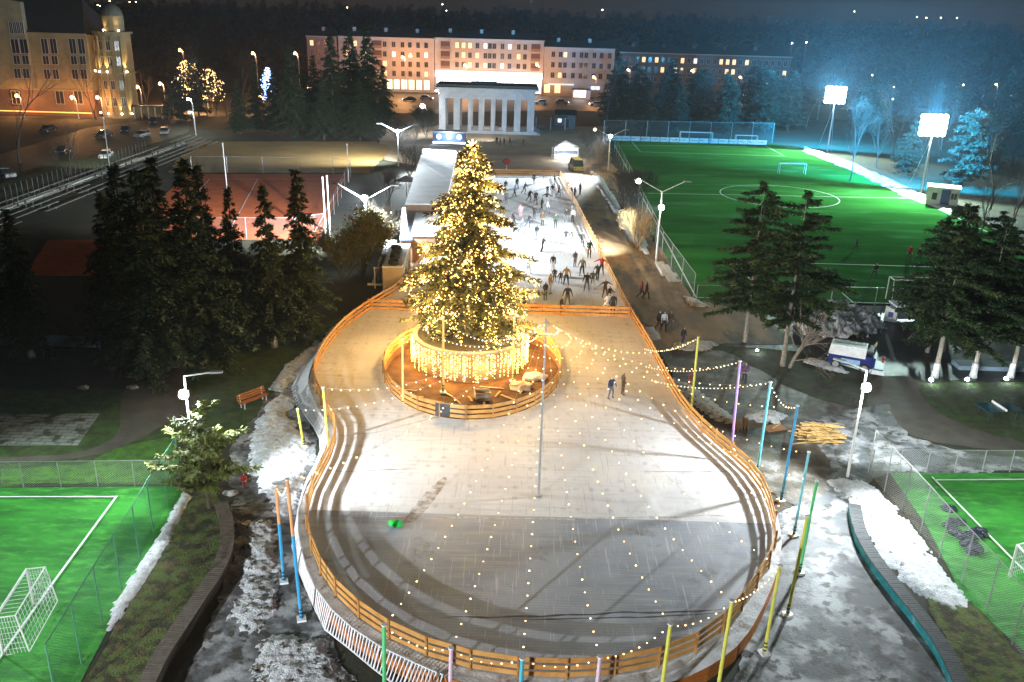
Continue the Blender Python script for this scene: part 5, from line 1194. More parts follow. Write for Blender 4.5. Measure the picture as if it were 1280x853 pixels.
s3 = prismbox('container', 'white roofed container half hidden by the Christmas tree', 'container', [gz(514, 296, 3.0), gz(560, 296, 3.0), gz(560, 268, 3.0), gz(520, 268, 3.0)], 0, 3.0, WALLB, ROOFW, .1)
s4 = prismbox('container', 'container with a pale roof carrying two stacks of black tyres', 'container', [gz(478, 335, 2.8), gz(503, 335, 2.8), gz(513, 307, 2.8), gz(489, 307, 2.8)], 0, 2.8, M('tan_container_wall', (.45, .34, .22), (.38, .28, .18), 1, .7), M('pale_cream_roof', (.66, .62, .56), (.55, .52, .47), .8, .6), .1)
s5 = prismbox('annex', 'lean-to with pale grey roof rails behind the tyre stacks', 'shed', [gz(477, 320, 2.2), gz(487, 320, 2.2), gz(496, 303, 2.2), gz(482, 303, 2.2)], 0, 2.2, M('pale_grey_boards', (.5, .52, .55), (.4, .42, .44), 1, .7), ROOFW, .1)
RUB = M('black_rubber', (.02, .02, .022), rough=.8)
def torus(mb, c, R_, r, n=14, m=6, sq=1):
    vs = []; fs = []
    for i in range(n):
        a = 2 * PI * i / n
        for j in range(m):
            b = 2 * PI * j / m; rr = R_ + r * math.cos(b); vs.append((c[0] + rr * math.cos(a), c[1] + rr * math.sin(a), c[2] + r * sq * math.sin(b)))
    for i in range(n):
        for j in range(m): fs.append((i * m + j, ((i + 1) % n) * m + j, ((i + 1) % n) * m + (j + 1) % m, i * m + (j + 1) % m))
    return mb.add(vs, fs)
tyre_me = torus(MB(), (0, 0, .11), .42, .15); tm = bpy.data.meshes.new('tyre'); tm.from_pydata(tyre_me.v, [], tyre_me.f); tm.materials.append(RUB); tm.polygons.foreach_set('use_smooth', [True] * len(tm.polygons))
for (px, py, n, wh) in ((492, 331, 2, 'front'), (494.5, 323, 3, 'middle'), (496, 316, 3, 'rear')):
    b = gz(px, py, 3.0)
    for k in range(n): tag(place('tyre', tm, None, (b.x + random.uniform(-.08, .08), b.y, 3.02 + .24 * k)), 'black tyre in the %s stack on the container roof, %s' % (wh, ('at the bottom', 'second up', 'third up')[k]), 'tyre', 'tyres stacked on the container roof')
lt = thing('loading_frame', 'open timber frame with a tan panel in front of the tyre container', 'frame', tuple(G(489, 357)))
for x in (-1.5, 1.5):
    for y in (-1.2, 1.6): MB().box((x, y, 1.1), (.12, .12, 2.2)).build('post', WHITEP, lt)
MB().bar((-1.6, -1.2, 2.2), (1.6, -1.2, 2.2), .14, .14).build('beam', WHITEP, lt); MB().bar((-1.7, -1.6, .5), (-1.4, 2.6, 2.3), .14, .14).build('brace', WHITEP, lt); MB().add([(-1.3, 1.5, .1), (1.4, 1.5, .1), (1.4, 1.9, 2.0), (-1.3, 1.9, 2.0)], [(0, 1, 2, 3)]).build('panel', M('tan_board', (.5, .36, .22), rough=.8), lt)
MB().bar((-2.2, -1.6, .55), (1.8, -1.6, .5), .16, .2).build('rail', WHITEP, lt)
for (px, py, pz, lab) in ((521, 232, 3, 'white parasol shaped canopy at the left edge of the hall roof'),):
    t = thing('canopy', lab, 'canopy', tuple(G(px - 13, py + 12))); MB().box((0, 0, 1.2), (.12, .12, 2.4)).build('post', WHITEP, t); MB().add([(-1.8, -1.6, 2.3), (1.8, -1.6, 2.3), (1.8, 1.6, 2.3), (-1.8, 1.6, 2.3), (0, 0, 3.1)], [(0, 1, 4), (1, 2, 4), (2, 3, 4), (3, 0, 4), (0, 3, 2, 1)]).build('cloth', CL['white'], t)
# ---- hut by the pitch
hp_ = G(1176, 258); hut = thing('hut', 'small cream hut with a dark blue door beside the far side of the pitch', 'hut', tuple(hp_), R(-24))
MB().box((0, 1.6, 1.4), (4.6, 3.2, 2.8)).build('wall', M('cream_hut_wall', (.62, .60, .54), (.52, .50, .45), 1, .7), hut); MB().box((0, 1.6, 2.9), (5.0, 3.6, .18)).build('roof', ROOFW, hut)
MB().box((.4, -.03, 1.35), (1.3, .08, 2.6)).build('door', paint('dark_blue_door', (.03, .06, .18)), hut); window(hut, (1.6, 0, 1.7), .8, .9, GLASSD); MB().box((-1.2, -.02, 1.5), (.7, .06, 1.1)).build('window', GLASSD, hut)
for y in (.9, 2.2): window(hut, (-2.3, y, 1.7), .45, 1.1, GLASSD, R(-90))
# ================================================================= FENCES OF THE PITCHES
def link_mat(name, col, cell, th):
    m = bpy.data.materials.new(name); m.use_nodes = True; n = m.node_tree; b = n.nodes['Principled BSDF']; b.inputs['Base Color'].default_value = (*col, 1); b.inputs['Roughness'].default_value = .5
    uv = n.nodes.new('ShaderNodeUVMap'); sp = n.nodes.new('ShaderNodeSeparateXYZ'); n.links.new(uv.outputs[0], sp.inputs[0])
    def mt(op, a, c=None):
        q = n.nodes.new('ShaderNodeMath'); q.operation = op
        for k, v in ((0, a), (1, c)):
            if v is None: continue
            if isinstance(v, (int, float)): q.inputs[k].default_value = v
            else: n.links.new(v, q.inputs[k])
        return q.outputs[0]
    outs = []
    for op in ('ADD', 'SUBTRACT'):
        s_ = mt(op, sp.outputs['X'], sp.outputs['Y']); outs.append(mt('LESS_THAN', mt('FRACT', mt('DIVIDE', s_, cell)), th))
    n.links.new(mt('MAXIMUM', *outs), b.inputs['Alpha']); return m
LINKW = link_mat('wire_mesh_pale', (.55, .60, .57), .16, .06); LINKG = link_mat('wire_mesh_green', (.05, .22, .12), .16, .12); LINKD = link_mat('wire_mesh_dark', (.20, .22, .22), .3, .05)
def cage(name, label, P, h, post_mat, mesh_mat, step=2.6, group=None, pr=.035, hs=None):
    P = resample(P, step); t = thing(name, label, 'fence', (0, 0, 0), 0, group); N = len(P)
    for i in range(N): MB().tube([(P[i].x, P[i].y, 0), (P[i].x, P[i].y, h)], pr, 6).build('post', post_mat, t)
    for i in range(N - 1):
        a, b = P[i], P[i + 1]; L = (b - a).length
        MB().bar((a.x, a.y, h - .02), (b.x, b.y, h - .02), .04, .04).build('top_rail', post_mat, t)
        o = MB().add([(a.x, a.y, .08), (b.x, b.y, .08), (b.x, b.y, h - .05), (a.x, a.y, h - .05)], [(0, 1, 2, 3)]).build('wire_mesh', mesh_mat, t)
        uv = o.data.uv_layers.new(); 
        for k, c in enumerate(((0, 0), (L, 0), (L, h), (0, h))): uv.data[k].uv = c
    return t
g2 = lambda x, y: G(x, y).to_2d()
cage('wire_fence', 'low pale wire fence along the far side of the left football cage', [g2(-160, 613), g2(180, 608), g2(214, 608)], 1.75, STEEL, LINKW, 2.1)
cage('wire_fence', 'tall green wire fence between the left football pitch and the snow strip', [g2(226, 606), g2(192, 665), g2(170, 709), g2(144, 752), g2(116, 804), g2(72, 885)], 3.2, M('green_post', (.06, .20, .12), rough=.5), LINKG, 2.6)
cage('wire_fence', 'tall pale wire fence between the icy pavement and the right football pitch', [g2(1085, 592), g2(1111, 622), g2(1140, 654), g2(1165, 687), g2(1200, 728), g2(1240, 775), g2(1300, 850)], 3.1, STEEL, LINKW, 2.2)
cage('wire_fence', 'low pale wire fence along the far side of the right football cage', [g2(1088, 590), g2(1500, 591)], 1.6, STEEL, LINKW, 1.8)
cage('wire_fence', 'high dark wire fence behind the far goal of the big pitch', [g2(754, 176), g2(965, 179)], 4.6, STEEL, LINKD, 5.4, None, .08)
cage('wire_fence', 'wire fence along the near end of the big pitch before the snow pile', [g2(870, 380), g2(1420, 388)], 2.0, STEEL, LINKD, 4.5, None, .04)
cage('wire_fence', 'wire fence along the side of the big pitch by the bushes', [g2(866, 378), g2(826, 318), g2(768, 190)], 3.0, STEEL, LINKD, 6, None, .04)
cage('wire_fence', 'wire fence round the clay court left of the rink', [g2(246, 300), g2(404, 300), g2(440, 218), g2(240, 216)], 2.8, STEEL, LINKD, 6, None, .04)
# goals
def goal(label, A_, B_, h, dep, dirv, r=.06, group=None, net=True):
    """A_, B_ feet of the posts on the ground, dirv points to the back of the goal"""
    t = thing('football_goal', label, 'goal', (A_.x, A_.y, 0), 0, group); a = Vector((0, 0, 0)); b = Vector((B_.x - A_.x, B_.y - A_.y, 0)); d = Vector((*dirv, 0)).normalized() * dep; u = Vector((0, 0, h))
    for p in (a, b): MB().tube([p, p + u], r, 8).build('post', WHITEP, t)
    MB().tube([a + u, b + u], r, 8).build('crossbar', WHITEP, t)
    for p in (a, b): MB().tube([p + u, p + u + d * .75, p + d, p], r * .6, 6).build('side_frame', WHITEP, t)
    MB().tube([a + d, b + d], r * .6, 6).build('ground_bar', WHITEP, t); MB().tube([a + u + d * .75, b + u + d * .75], r * .6, 6).build('back_bar', WHITEP, t)
    if net:
        m = MB(); L = (b - a).length
        def strip(p, q, s_, e_, n): 
            for i in range(n + 1):
                k = i / n; m.bar(p.lerp(q, k), s_.lerp(e_, k), .014, .014)
        n = int(L / .28); strip(a + u, b + u, a + u + d * .75, b + u + d * .75, n); strip(a + u + d * .75, b + u + d * .75, a + d, b + d, n)
        for k in np.linspace(0, 1, 8): 
            k = float(k); m.bar((a + u + d * .75).lerp(a + d, k), (b + u + d * .75).lerp(b + d, k), .014, .014)
            for p in (a, b): m.bar(p + u * (1 - k), (p + u + d * .75).lerp(p + d, k), .014, .014); m.bar((p + u).lerp(p + u + d * .75, k), p.lerp(p + d, k), .014, .014)
        o = m.build('net', CL['white'], t); o['kind'] = 'stuff'
    return t
gA, gB = g2(42, 756), g2(4, 820); gd = g2(72, 752) - gA
goal('white goal with a net on the left football pitch', gA, gB, 2.0, gd.length, gd)
gA, gB = g2(1261, 722), g2(1320, 790); gd = g2(1235, 730) - gA
goal('white goal with a net at the right edge on the right football pitch', gA, gB, 2.0, 1.1, (1.0, .45))
FGR = 'full size goals'
goal('wide white goal at the far end of the big green pitch', Vector((37.4, 206, 0)), Vector((44.8, 206, 0)), 2.5, 1.6, (0, 1), .08, net=False); goal('smaller white goal right of the wide one at the far end of the big pitch', Vector((50.3, 206.3, 0)), Vector((55.3, 206.3, 0)), 2.1, 1.2, (0, 1), .08, net=False)
ng = G(1107, 374); goal('white goal at the near end of the big pitch, cut off by the pines', Vector((ng.x, ng.y, 0)), Vector((ng.x + 7.3, ng.y, 0)), 2.44, 1.6, (0, -1), .07, net=False)
q = G(974, 218); goal('small white goal at the far middle of the big pitch', Vector((q.x, q.y, 0)), Vector((q.x + 5, q.y + .3, 0)), 2, 1.2, (0, 1), .07, net=False)
ab = thing('advertising_boards', 'row of white advertising boards closing the far end of the big pitch', 'boards', tuple(G(858, 180)))
for i, px in enumerate(np.arange(764, 957, 12.2)):
    p = GY(float(px), 179, 206.8).x - ab.location.x; w_b = 2.15
    b_ = MB().box((p + w_b / 2, 206.8 - ab.location.y, .6), (w_b - .04, .08, 1.05)).build('board', WHITEP, ab)
    for k in range(random.randint(3, 6)): MB().box((p + .25 + k * .3, 206.8 - ab.location.y - .05, .62 + random.uniform(-.08, .08)), (random.uniform(.12, .22), .02, random.uniform(.12, .3))).build('print_mark', M('dark_print', (.06, .07, .09), rough=.6), b_)
# ================================================================= SNOW
random.seed(3)
heap('snow_bank', [(335, 488), (358, 458), (398, 425), (436, 394), (462, 382), (440, 402), (408, 432), (388, 458), (352, 492)], .28, SNOW, .12, 1, 'ragged snow bank running up from the orange bench to the rink corner', .5)
heap('snow_heap', [(326, 512), (352, 492), (372, 500), (366, 512), (346, 522), (330, 524)], .22, SNOW, .12, 2, 'small snow heap just below the orange bench', .5)
heap('snow_heap', [(318, 524), (352, 514), (380, 540), (388, 576), (374, 618), (362, 652), (342, 640), (322, 615), (308, 575)], .32, SNOW, .12, 3, 'big white snow heap between the young pine and the white railings', .9)
heap('snow_heap', [(292, 655), (342, 648), (352, 690), (348, 735), (342, 772), (318, 800), (290, 780), (300, 720)], .22, SNOWD, .11, 4, 'rough lumpy snow heap left of the blue poles', .9, rough=.8, freq=1.6)
heap('snow_heap', [(312, 806), (360, 786), (402, 800), (432, 840), (470, 900), (330, 910)], .24, SNOWD, .11, 5, 'rough snow heap at the bottom edge below the blue poles', .8, rough=.8, freq=1.5)
heap('snow_strip', [(229, 616), (239, 620), (197, 702), (152, 772), (133, 794), (140, 762), (176, 705), (207, 655)], .16, SNOW, .14, 6, 'narrow snow strip along the left football cage', .3, z=.05)
heap('snow_bank', [(1033, 602), (1078, 598), (1112, 628), (1150, 672), (1186, 722), (1216, 757), (1196, 764), (1150, 742), (1102, 702), (1078, 660), (1066, 628)], .17, SNOW, .12, 7, 'bright snow bank between the curved teal wall and the right football cage', .7, z=.05)
heap('snow_pile', [(1000, 418), (998, 396), (1028, 384), (1062, 386), (1092, 398), (1110, 412), (1066, 424)], 1.15, SNOW, .18, 8, 'high dirty snow pile before the near end of the big pitch', 2.0, rough=.5, freq=1.2)
heap('snow_strip', [(1006, 184), (1066, 204), (1140, 238), (1198, 262), (1190, 268), (1130, 246), (1062, 213), (1004, 190)], .35, SNOW, .4, 9, 'snow ridge along the far side of the big pitch', 1.0, freq=.5)
heap('snow_patch', [(1015, 447), (1050, 458), (1062, 468), (1030, 460), (1004, 452)], .12, SNOW, .2, 10, 'flat snow patch beside the blue and white ice machine', .4, z=.08)
for i, (pp, lab) in enumerate((([(740, 214), (752, 222), (764, 242), (776, 262), (770, 268), (756, 246), (742, 226)], 'snow patch left of the big dark bush'), ([(772, 268), (786, 282), (794, 304), (784, 300), (774, 284)], 'snow patch behind the golden bush'),
     ([(792, 286), (806, 300), (810, 318), (798, 312)], 'snow patch at the foot of the golden bush'), ([(820, 322), (836, 334), (850, 352), (838, 352), (824, 340)], 'white snow patch at the foot of the tall double armed lamp'), ([(852, 368), (872, 374), (886, 384), (864, 382)], 'snow patch at the near corner of the big pitch'),
     ([(800, 408), (816, 410), (828, 424), (812, 426)], 'snow patch beside the rink corner steps'), ([(840, 430), (872, 424), (900, 430), (880, 438), (850, 438)], 'thin snow patch on the grass right of the lone person'), ([(700, 180), (720, 184), (726, 196), (708, 194)], 'snow patch beside the lit stall'),
     ([(826, 470), (860, 480), (900, 510), (925, 530), (900, 528), (860, 500)], 'slushy snow streak beyond the right rink fence'), ([(930, 520), (960, 512), (985, 520), (965, 530)], 'slushy snow patch left of the wood pile'))):
    heap('snow_patch', pp, .14, SNOW if i < 6 else SNOWD, .22 if i > 3 else .4, 20 + i, lab, .4, z=.09)
# ================================================================= CURVED RETAINING WALLS
def seat_wall(label, px, w, h, facem, capm, side=1):
    P = resample(chaikin([G(x, y, h).to_2d() for x, y in px], 2), .16); t = thing('curved_wall', label, 'wall', (P[0].x, P[0].y, 0)); o = P[0]
    a = offset(P, w / 2); b = offset(P, -w / 2); n = len(P)
    m = MB(); m.add([(*(p - o), z) for z in (0, h - .06) for p in a + b[::-1]], [(i, (i + 1) % (2 * n), 2 * n + (i + 1) % (2 * n), 2 * n + i) for i in range(2 * n)]).build('body', facem, t)
    a = offset(P, w / 2 + .05); b = offset(P, -w / 2 - .05); k = 0
    for i in range(n - 1):
        p, q, r, s_ = (v - o for v in (a[i].lerp(a[i + 1], .06), a[i].lerp(a[i + 1], .94), b[i].lerp(b[i + 1], .94), b[i].lerp(b[i + 1], .06))); z1 = h + random.uniform(-.006, .006)
        MB().add([(*p, h - .06), (*q, h - .06), (*r, h - .06), (*s_, h - .06), (*p, z1), (*q, z1), (*r, z1), (*s_, z1)], [(0, 1, 2, 3), (4, 7, 6, 5), (0, 4, 5, 1), (1, 5, 6, 2), (2, 6, 7, 3), (3, 7, 4, 0)]).build('slat', capm, t)
    return t
SLAT = M('weathered_grey_slat', (.13, .105, .085), (.09, .075, .06), 4, .85, bump=.3)
seat_wall('curved dark seat wall with grey slats left of the rink', [(276, 628), (284, 650), (284, 684), (270, 716), (246, 750), (222, 786), (200, 818), (180, 860), (160, 910)], .62, .62, M('dark_concrete', (.06, .055, .05), (.04, .036, .034), 2, .85), SLAT)
seat_wall('curved seat wall with a teal lit front right of the rink', [(1068, 630), (1074, 662), (1090, 692), (1116, 726), (1146, 762), (1174, 798), (1196, 838), (1212, 880)], .60, .60, M('teal_lit_front_tint', (.03, .30, .34), (.02, .20, .24), 3, .35, c3=(.25, .5, .55), s3=2, t3=(.55, .7)), M('dark_slat', (.055, .06, .065), (.04, .045, .05), 4, .7))  # teal light falling on the front is put into its colour
# ================================================================= WHITE RAILINGS leaning against the deck on the left
WR = M('white_railing_paint', (.80, .81, .84), (.62, .63, .66), 5, .5)
outer = [G(x, y, .1).to_2d() for x, y in ((428, 414), (408, 430), (390, 448), (376, 466), (368, 484), (371, 503), (381, 520), (396, 540), (402, 558), (396, 578), (381, 603), (372, 640), (364, 688), (377, 724), (389, 752), (404, 786), (430, 806), (480, 848), (540, 890))]
OP = resample(outer, 1.8); FD = resample([p for p in OUTR if p.x < 2 and p.y < 66], .3)
def near(p): return min(FD, key=lambda q: (q - p).length)
for i in range(len(OP) - 1):
    a, b = OP[i], OP[i + 1]; fa = near(a) ; fb = near(b); up = i < 9
    c = (a + b) / 2
    t = thing('railing_panel', '%s white railing panel from the top, %s, leaning on the rink deck' % (ORD[i] if i < 27 else 'lowest', 'with ring ornaments' if up else 'with plain close bars'), 'railing', (c.x, c.y, 0), 0, 'white railing panels with ring ornaments' if up else 'plain white railing panels')
    jit = random.uniform(-.06, .06)
    def pt(u, v):  # u along, v from the outer foot up to the deck edge
        p = a.lerp(b, u); q = fa.lerp(fb, u); d = (p - q); L = d.length; q2 = p - d * (min(1, 1.15 / max(L, .01))) if L > 1.2 else q
        r = p.lerp(q2, v); return Vector((r.x - c.x, r.y - c.y, .12 + v * (.95 + jit)))
    for v, w in ((0.02, .06), (.98, .05)): MB().bar(pt(.01, v), pt(.99, v), w, w).build('rail', WR, t)
    for u in (.01, .99): MB().bar(pt(u, 0), pt(u, 1), .05, .05).build('end_bar', WR, t)
    n = 9
    for k in range(1, n): 
        uu = k / n + random.uniform(-.008, .008); MB().bar(pt(uu, .03), pt(uu, .97), .055, .045).build('bar', WR, t)
    if up:
        for k in range(4):
            m = MB(); ctr = pt((k + .5) / 4, -.12) + Vector((0, 0, .12)); ex = (pt(1, 0) - pt(0, 0)).normalized(); ey = (pt(.5, 1) - pt(.5, 0)).normalized(); rr = .29 + random.uniform(-.05, .06)
            m.tube([ctr + ex * rr * math.cos(2 * PI * q / 12) + ey * rr * math.sin(2 * PI * q / 12) for q in range(13)], .036, 5, False).build('ring', WR, t)
# ================================================================= BENCHES, TABLE, WOOD PILE, SMALL THINGS
def bench(label, c, rz, L=2.2):
    t = thing('bench', label, 'bench', tuple(c), rz, 'orange slatted benches on the bank')
    for y in (-.22, -.07, .08): MB().box((0, y, .46), (L, .12, .045)).build('seat_slat', ORANGE, t)
    for z, y in ((.62, .20), (.78, .24), (.94, .28)): MB().box((0, y, z), (L, .045, .12)).build('back_slat', ORANGE, t)
    for x in (-L / 2 + .25, L / 2 - .25):
        MB().bar((x, -.24, 0), (x, -.24, .44), .07, .07).build('leg', WHITEP, t); MB().bar((x, .16, 0), (x, .30, 1.0), .07, .07).build('leg', WHITEP, t)
        MB().bar((x, -.26, .42), (x, .2, .42), .06, .05).build('bearer', WHITEP, t)
    return t
b0, b1_ = G(303, 511), G(331, 500); bench('orange slatted bench at the lower end of the ragged snow bank', (b0 + b1_) / 2, math.atan2(b1_.y - b0.y, b1_.x - b0.x), 2.4)
b0, b1_ = G(340, 432), G(372, 424); bench('orange slatted bench among the feet of the dark spruces', (b0 + b1_) / 2, math.atan2(b1_.y - b0.y, b1_.x - b0.x), 2.2)
t = thing('table_tennis_table', 'dark blue table tennis table with a white net on the right hand paved patch', 'table', tuple(G(1246, 521)), R(8))
for x in (-.72, .72): MB().box((x, 0, .76), (1.42, 1.55, .06)).build('table_top', paint('dark_teal_table', (.02, .09, .13)), t)
MB().box((0, 0, .88), (.04, 1.75, .18)).build('net', WHITEP, t)
for x in (-1.1, 1.1):
    for y in (-.6, .6): MB().box((x, y, .37), (.08, .08, .74)).build('leg', DARKM, t)
TIM = M('fresh_yellow_timber', (.62, .40, .15), (.48, .28, .09), 4, .7)
wp = thing('wood_pile', 'loose pile of fresh yellow timber planks behind the blue pole', 'wood pile', tuple(G(1022, 549)))
rnd = random.Random(9)
for k in range(90):
    lv = rnd.random(); z = .06 + lv * 1.1; R0 = (1 - lv) * 1.05; c = Vector((rnd.uniform(-1, 1) * (R0 * .8 + .15), rnd.uniform(-.9, .9) * (R0 + .1), z)); an = rnd.gauss(0, .16) if k < 60 else rnd.uniform(-1.2, 1.2); L = rnd.uniform(1.6, 2.9) if k < 60 else rnd.uniform(.8, 1.6)
    d = Vector((math.cos(an), math.sin(an), rnd.uniform(-.06, .06))) * L / 2; MB().bar(c - d, c + d, rnd.uniform(.07, .13), rnd.uniform(.04, .07)).build('plank', TIM, wp)
# leftover boards and a brown board beside it
t = thing('board', 'brown board lying on the slush left of the wood pile', 'board', tuple(G(968, 536)), .3); MB().box((0, 0, .06), (1.5, .9, .08)).build('panel', M('brown_board', (.35, .18, .08), rough=.8), t); MB().box((.2, .1, .12), (1.0, .12, .05), .5).build('batten', TIM, t)
t = thing('crate', 'small brown wooden crate standing on the slush behind the purple pole', 'crate', tuple(G(926, 538)), .2)
for x in (-.35, -.12, .12, .35): MB().box((x, -.3, .4), (.12, .04, .8)).build('slat', WOODD, t)
for x in (-.35, .35): MB().box((x, .2, .4), (.06, .9, .8)).build('side', WOODD, t)
# steps at the corner of the white rink
st2 = thing('steps', 'dark wooden steps against the outside of the rink corner', 'steps', tuple(G(802, 408)), R(-62))
for k in range(4): MB().box((0, -.9 + k * .42, .72 - k * .19), (1.6, .38, .06)).build('tread', WOODD, st2)
for x in (-.8, .8): MB().bar((x, -1.0, .66), (x, .5, .06), .05, .16).build('stringer', WOODD, st2)
# things in the planter pit
def crumple(name, label, cat_, c, r, mat, sc=(1, 1, .5), seed=0):
    bm = bmesh.new(); bmesh.ops.create_icosphere(bm, subdivisions=3, radius=r)
    for v in bm.verts:
        n_v = noise.noise(v.co * 2.4 / r * .5 + Vector((seed, 0, 0))) + .5 * noise.noise(v.co * 6 / r * .5 + Vector((seed, 3, 0))); v.co *= 1 + .38 * n_v; v.co.x *= sc[0]; v.co.y *= sc[1]; v.co.z = max(-.02, v.co.z * sc[2] + r * sc[2] * .5)
    me = bpy.data.meshes.new(name); bm.to_mesh(me); bm.free(); me.materials.append(mat); return tag(place(name, me, None, tuple(c)), label, cat_)
PALEC = M('pale_tarp', (.55, .42, .28), (.42, .32, .2), 4, .7)
crumple('tarp', 'crumpled pale tarpaulin in the planter pit on the right', 'tarp', G(650, 486, .25), .75, PALEC, (1.2, .8, .5), 1); crumple('tarp', 'bright crumpled sheet near the right pole of the planter pit', 'tarp', G(668, 474, .25), .7, M('bright_tarp', (.75, .6, .4), rough=.7), (1.3, .7, .5), 4)
crumple('cloth_heap', 'small vivid green cloth heap lying on the bare ice', 'cloth', G(495, 656, DZ + .01), .30, M('vivid_green_cloth', (.02, .62, .08), (.01, .45, .05), 5, .7, emit=None), (1.3, .9, .6), 7)
t = thing('cardboard_box', 'open pale box in the middle of the planter pit', 'box', tuple(G(603, 499, .26)), .2)
for a_, b_, d_ in (((0, 0, .04), None, (1.1, .8, .06)), ((-.55, 0, .35), None, (.04, .8, .6)), ((.55, 0, .35), None, (.04, .8, .6)), ((0, .4, .35), None, (1.1, .04, .6)), ((0, -.4, .35), None, (1.1, .04, .6))): MB().box(a_, d_).build('side', PALEC, t)
rnd = random.Random(2)
for k, (x, y) in enumerate(((500, 488), (520, 498), (540, 502), (560, 494), (572, 503), (588, 500), (622, 494), (640, 500), (615, 486), (652, 490), (530, 508), (604, 508))):
    c = G(x, y, .26); an = rnd.uniform(0, PI); L = rnd.uniform(1.0, 2.6)
    tag(MB().bar(c + Vector((-math.cos(an) * L / 2, -math.sin(an) * L / 2 * .6, .05)), c + Vector((math.cos(an) * L / 2, math.sin(an) * L / 2 * .6, .12)), .14, .05).build('loose_plank', TIM if k % 2 else M('grey_plank', (.35, .25, .16), rough=.8)),
        'loose plank on the pit floor, %s' % ('leftmost, by the pale yellow pole', 'second from the left', 'third from the left', 'under the golden pole', 'in front of the golden pole', 'touching the open box on its left', 'right of the open box', 'near the right fence of the pit', 'behind the open box', 'beside the pale tarpaulin', 'close to the black cover on the left', 'in front of the open box')[k], 'plank', 'loose planks in the planter pit')
p0 = G(564, 521, DZ); tag(MB().box((0, 0, .55), (2.2, .22, .95)).build('black_cover', DARKM, None, (p0.x, p0.y - .12, DZ), R(-8)), 'black sheet hung over the planks at the front of the planter fence', 'cover')
MB_b = thing('rubber_mat', 'long black roll lying inside the front of the planter pit', 'mat', tuple(G(640, 507, .27)), R(8)); MB().tube([(-3.2, -.35, .12), (-1, -.1, .12), (1.2, .2, .12), (3, 1.2, .12)], .13, 8).build('roll', RUB, MB_b); MB().tube([(3, 1.2, .12), (3.1, 1.26, .12)], .15, 8).build('roll_end', DARKM, MB_b)
# black bags inside the right cage
rnd = random.Random(4)
for k, (x, y, w_) in enumerate(((1188, 660, 'leftmost'), (1195, 668, 'second from the left'), (1186, 638, 'uppermost'), (1203, 672, 'third from the left'), (1199, 655, 'small one'), (1211, 682, 'fourth from the left'), (1218, 690, 'lowest'), (1222, 668, 'rightmost'), (1214, 672, 'upper one right of the middle'), (1192, 655, 'upper left'))):
    o = crumple('black_bag', 'black bag, %s of the clump on the right pitch' % w_, 'bag', G(x, y), rnd.uniform(.34, .46), M('black_plastic_bag', (.012, .016, .03), (.02, .03, .05), 5, .25, bump=.5), (1.2, .9, .6), k * 3.1); o['group'] = 'black bags on the right football pitch'
# ground lights at the feet of the pines
for k, ((x, y), lab) in enumerate((((1163, 479), 'leftmost'), ((1208, 478.5), 'middle'), ((1257, 477.5), 'rightmost'))):
    b = G(x, y); t = thing('ground_light', '%s of the three small ground lights under the pines' % lab, 'ground light', tuple(b), 0, 'ground lights under the pines'); h_ = MB().box((0, 0, .14), (.45, .25, .2)).build('housing', DARKM, t); MB().ball((0, 0, .27), .17, 8, 6).build('lens', LAMPW, h_)
    light('SPOT', tuple(b + Vector((0, -.1, .5))), 220, (.85, 1, .85), t, tuple(b + Vector((.6, 1.6, 6))), 120, .6, .15); light('POINT', tuple(b + Vector((0, -.4, .6))), 60, (.85, .95, 1), t, radius=.1)
b = G(946, 441); t = thing('ground_light', 'small white ground light on the dark grass between the pines and the purple pole', 'ground light', tuple(b)); h_ = MB().box((0, 0, .1), (.35, .2, .14)).build('housing', DARKM, t); MB().ball((0, 0, .2), .12, 8, 6).build('lens', LAMPW, h_); light('POINT', tuple(b + Vector((0, 0, .5))), 60, (.85, .95, 1), t, radius=.1)
tag(MB().box((0, 0, .2), (1.5, 9, .4)).build('low_wall', M('blue_grey_kerb', (.22, .30, .36), rough=.7), None, tuple(G(1260, 461)), R(90)), 'long low blue lit kerb wall behind the right hand pines', 'wall')
lw_ = thing('low_wall', 'low pale blue grey wall at the left edge behind the asphalt walk', 'wall', tuple(G(50, 432))); 
for k in range(5): MB().box((-6.6 + 2.6 * k, 0, .45), (2.5, .3, .9)).build('block', M('blue_grey_wall', (.20, .25, .29), (.15, .19, .22), 1, .8), lw_)
# striped boards standing under the spruces
for k, (x, y, h, lab) in enumerate(((126, 424, 3.6, 'nearest pale striped board leaning beside the dark spruces'), (138, 414, 3.4, 'middle pale striped board leaning beside the dark spruces'), (148, 402, 3.0, 'farthest pale striped board beside the dark spruces'))):
    b = G(x, y); t = thing('striped_board', lab, 'board', tuple(b), 0, 'striped boards beside the dark spruces'); MB().bar((0, 0, 0), (-.45, .5, h), .5, .12, (0, 1, 0)).build('board', M('pale_plank', (.34, .28, .18), rough=.8), t); MB().bar((.34, .05, 0), (-.1, .5, h * .96), .2, .12, (0, 1, 0)).build('edge', M('dark_red_edge', (.14, .03, .02), rough=.8), t)
for k, ((x, y), ty, lab) in enumerate((((408, 302), 223, 'left of two tall white poles beside the clay court'), ((413, 296), 221, 'right of two tall white poles beside the clay court'), ((284, 237), 180, 'thin pale pole at the left of the clay court'), ((436, 228), 181, 'thin pale pole at the right of the ochre field'))):
    b = G(x, y); H_ = GY(x, ty, b.y).z; t = thing('pole', lab, 'pole', tuple(b), 0, 'thin poles round the courts'); MB().tube([(0, 0, 0), (-.1, 0, H_)], [.09, .06], 6).build('shaft', WHITEP, t); MB().tube([(-.1, 0, H_), (-.1, 0, H_ + .12)], .1, 6).build('cap', WHITEP, t)
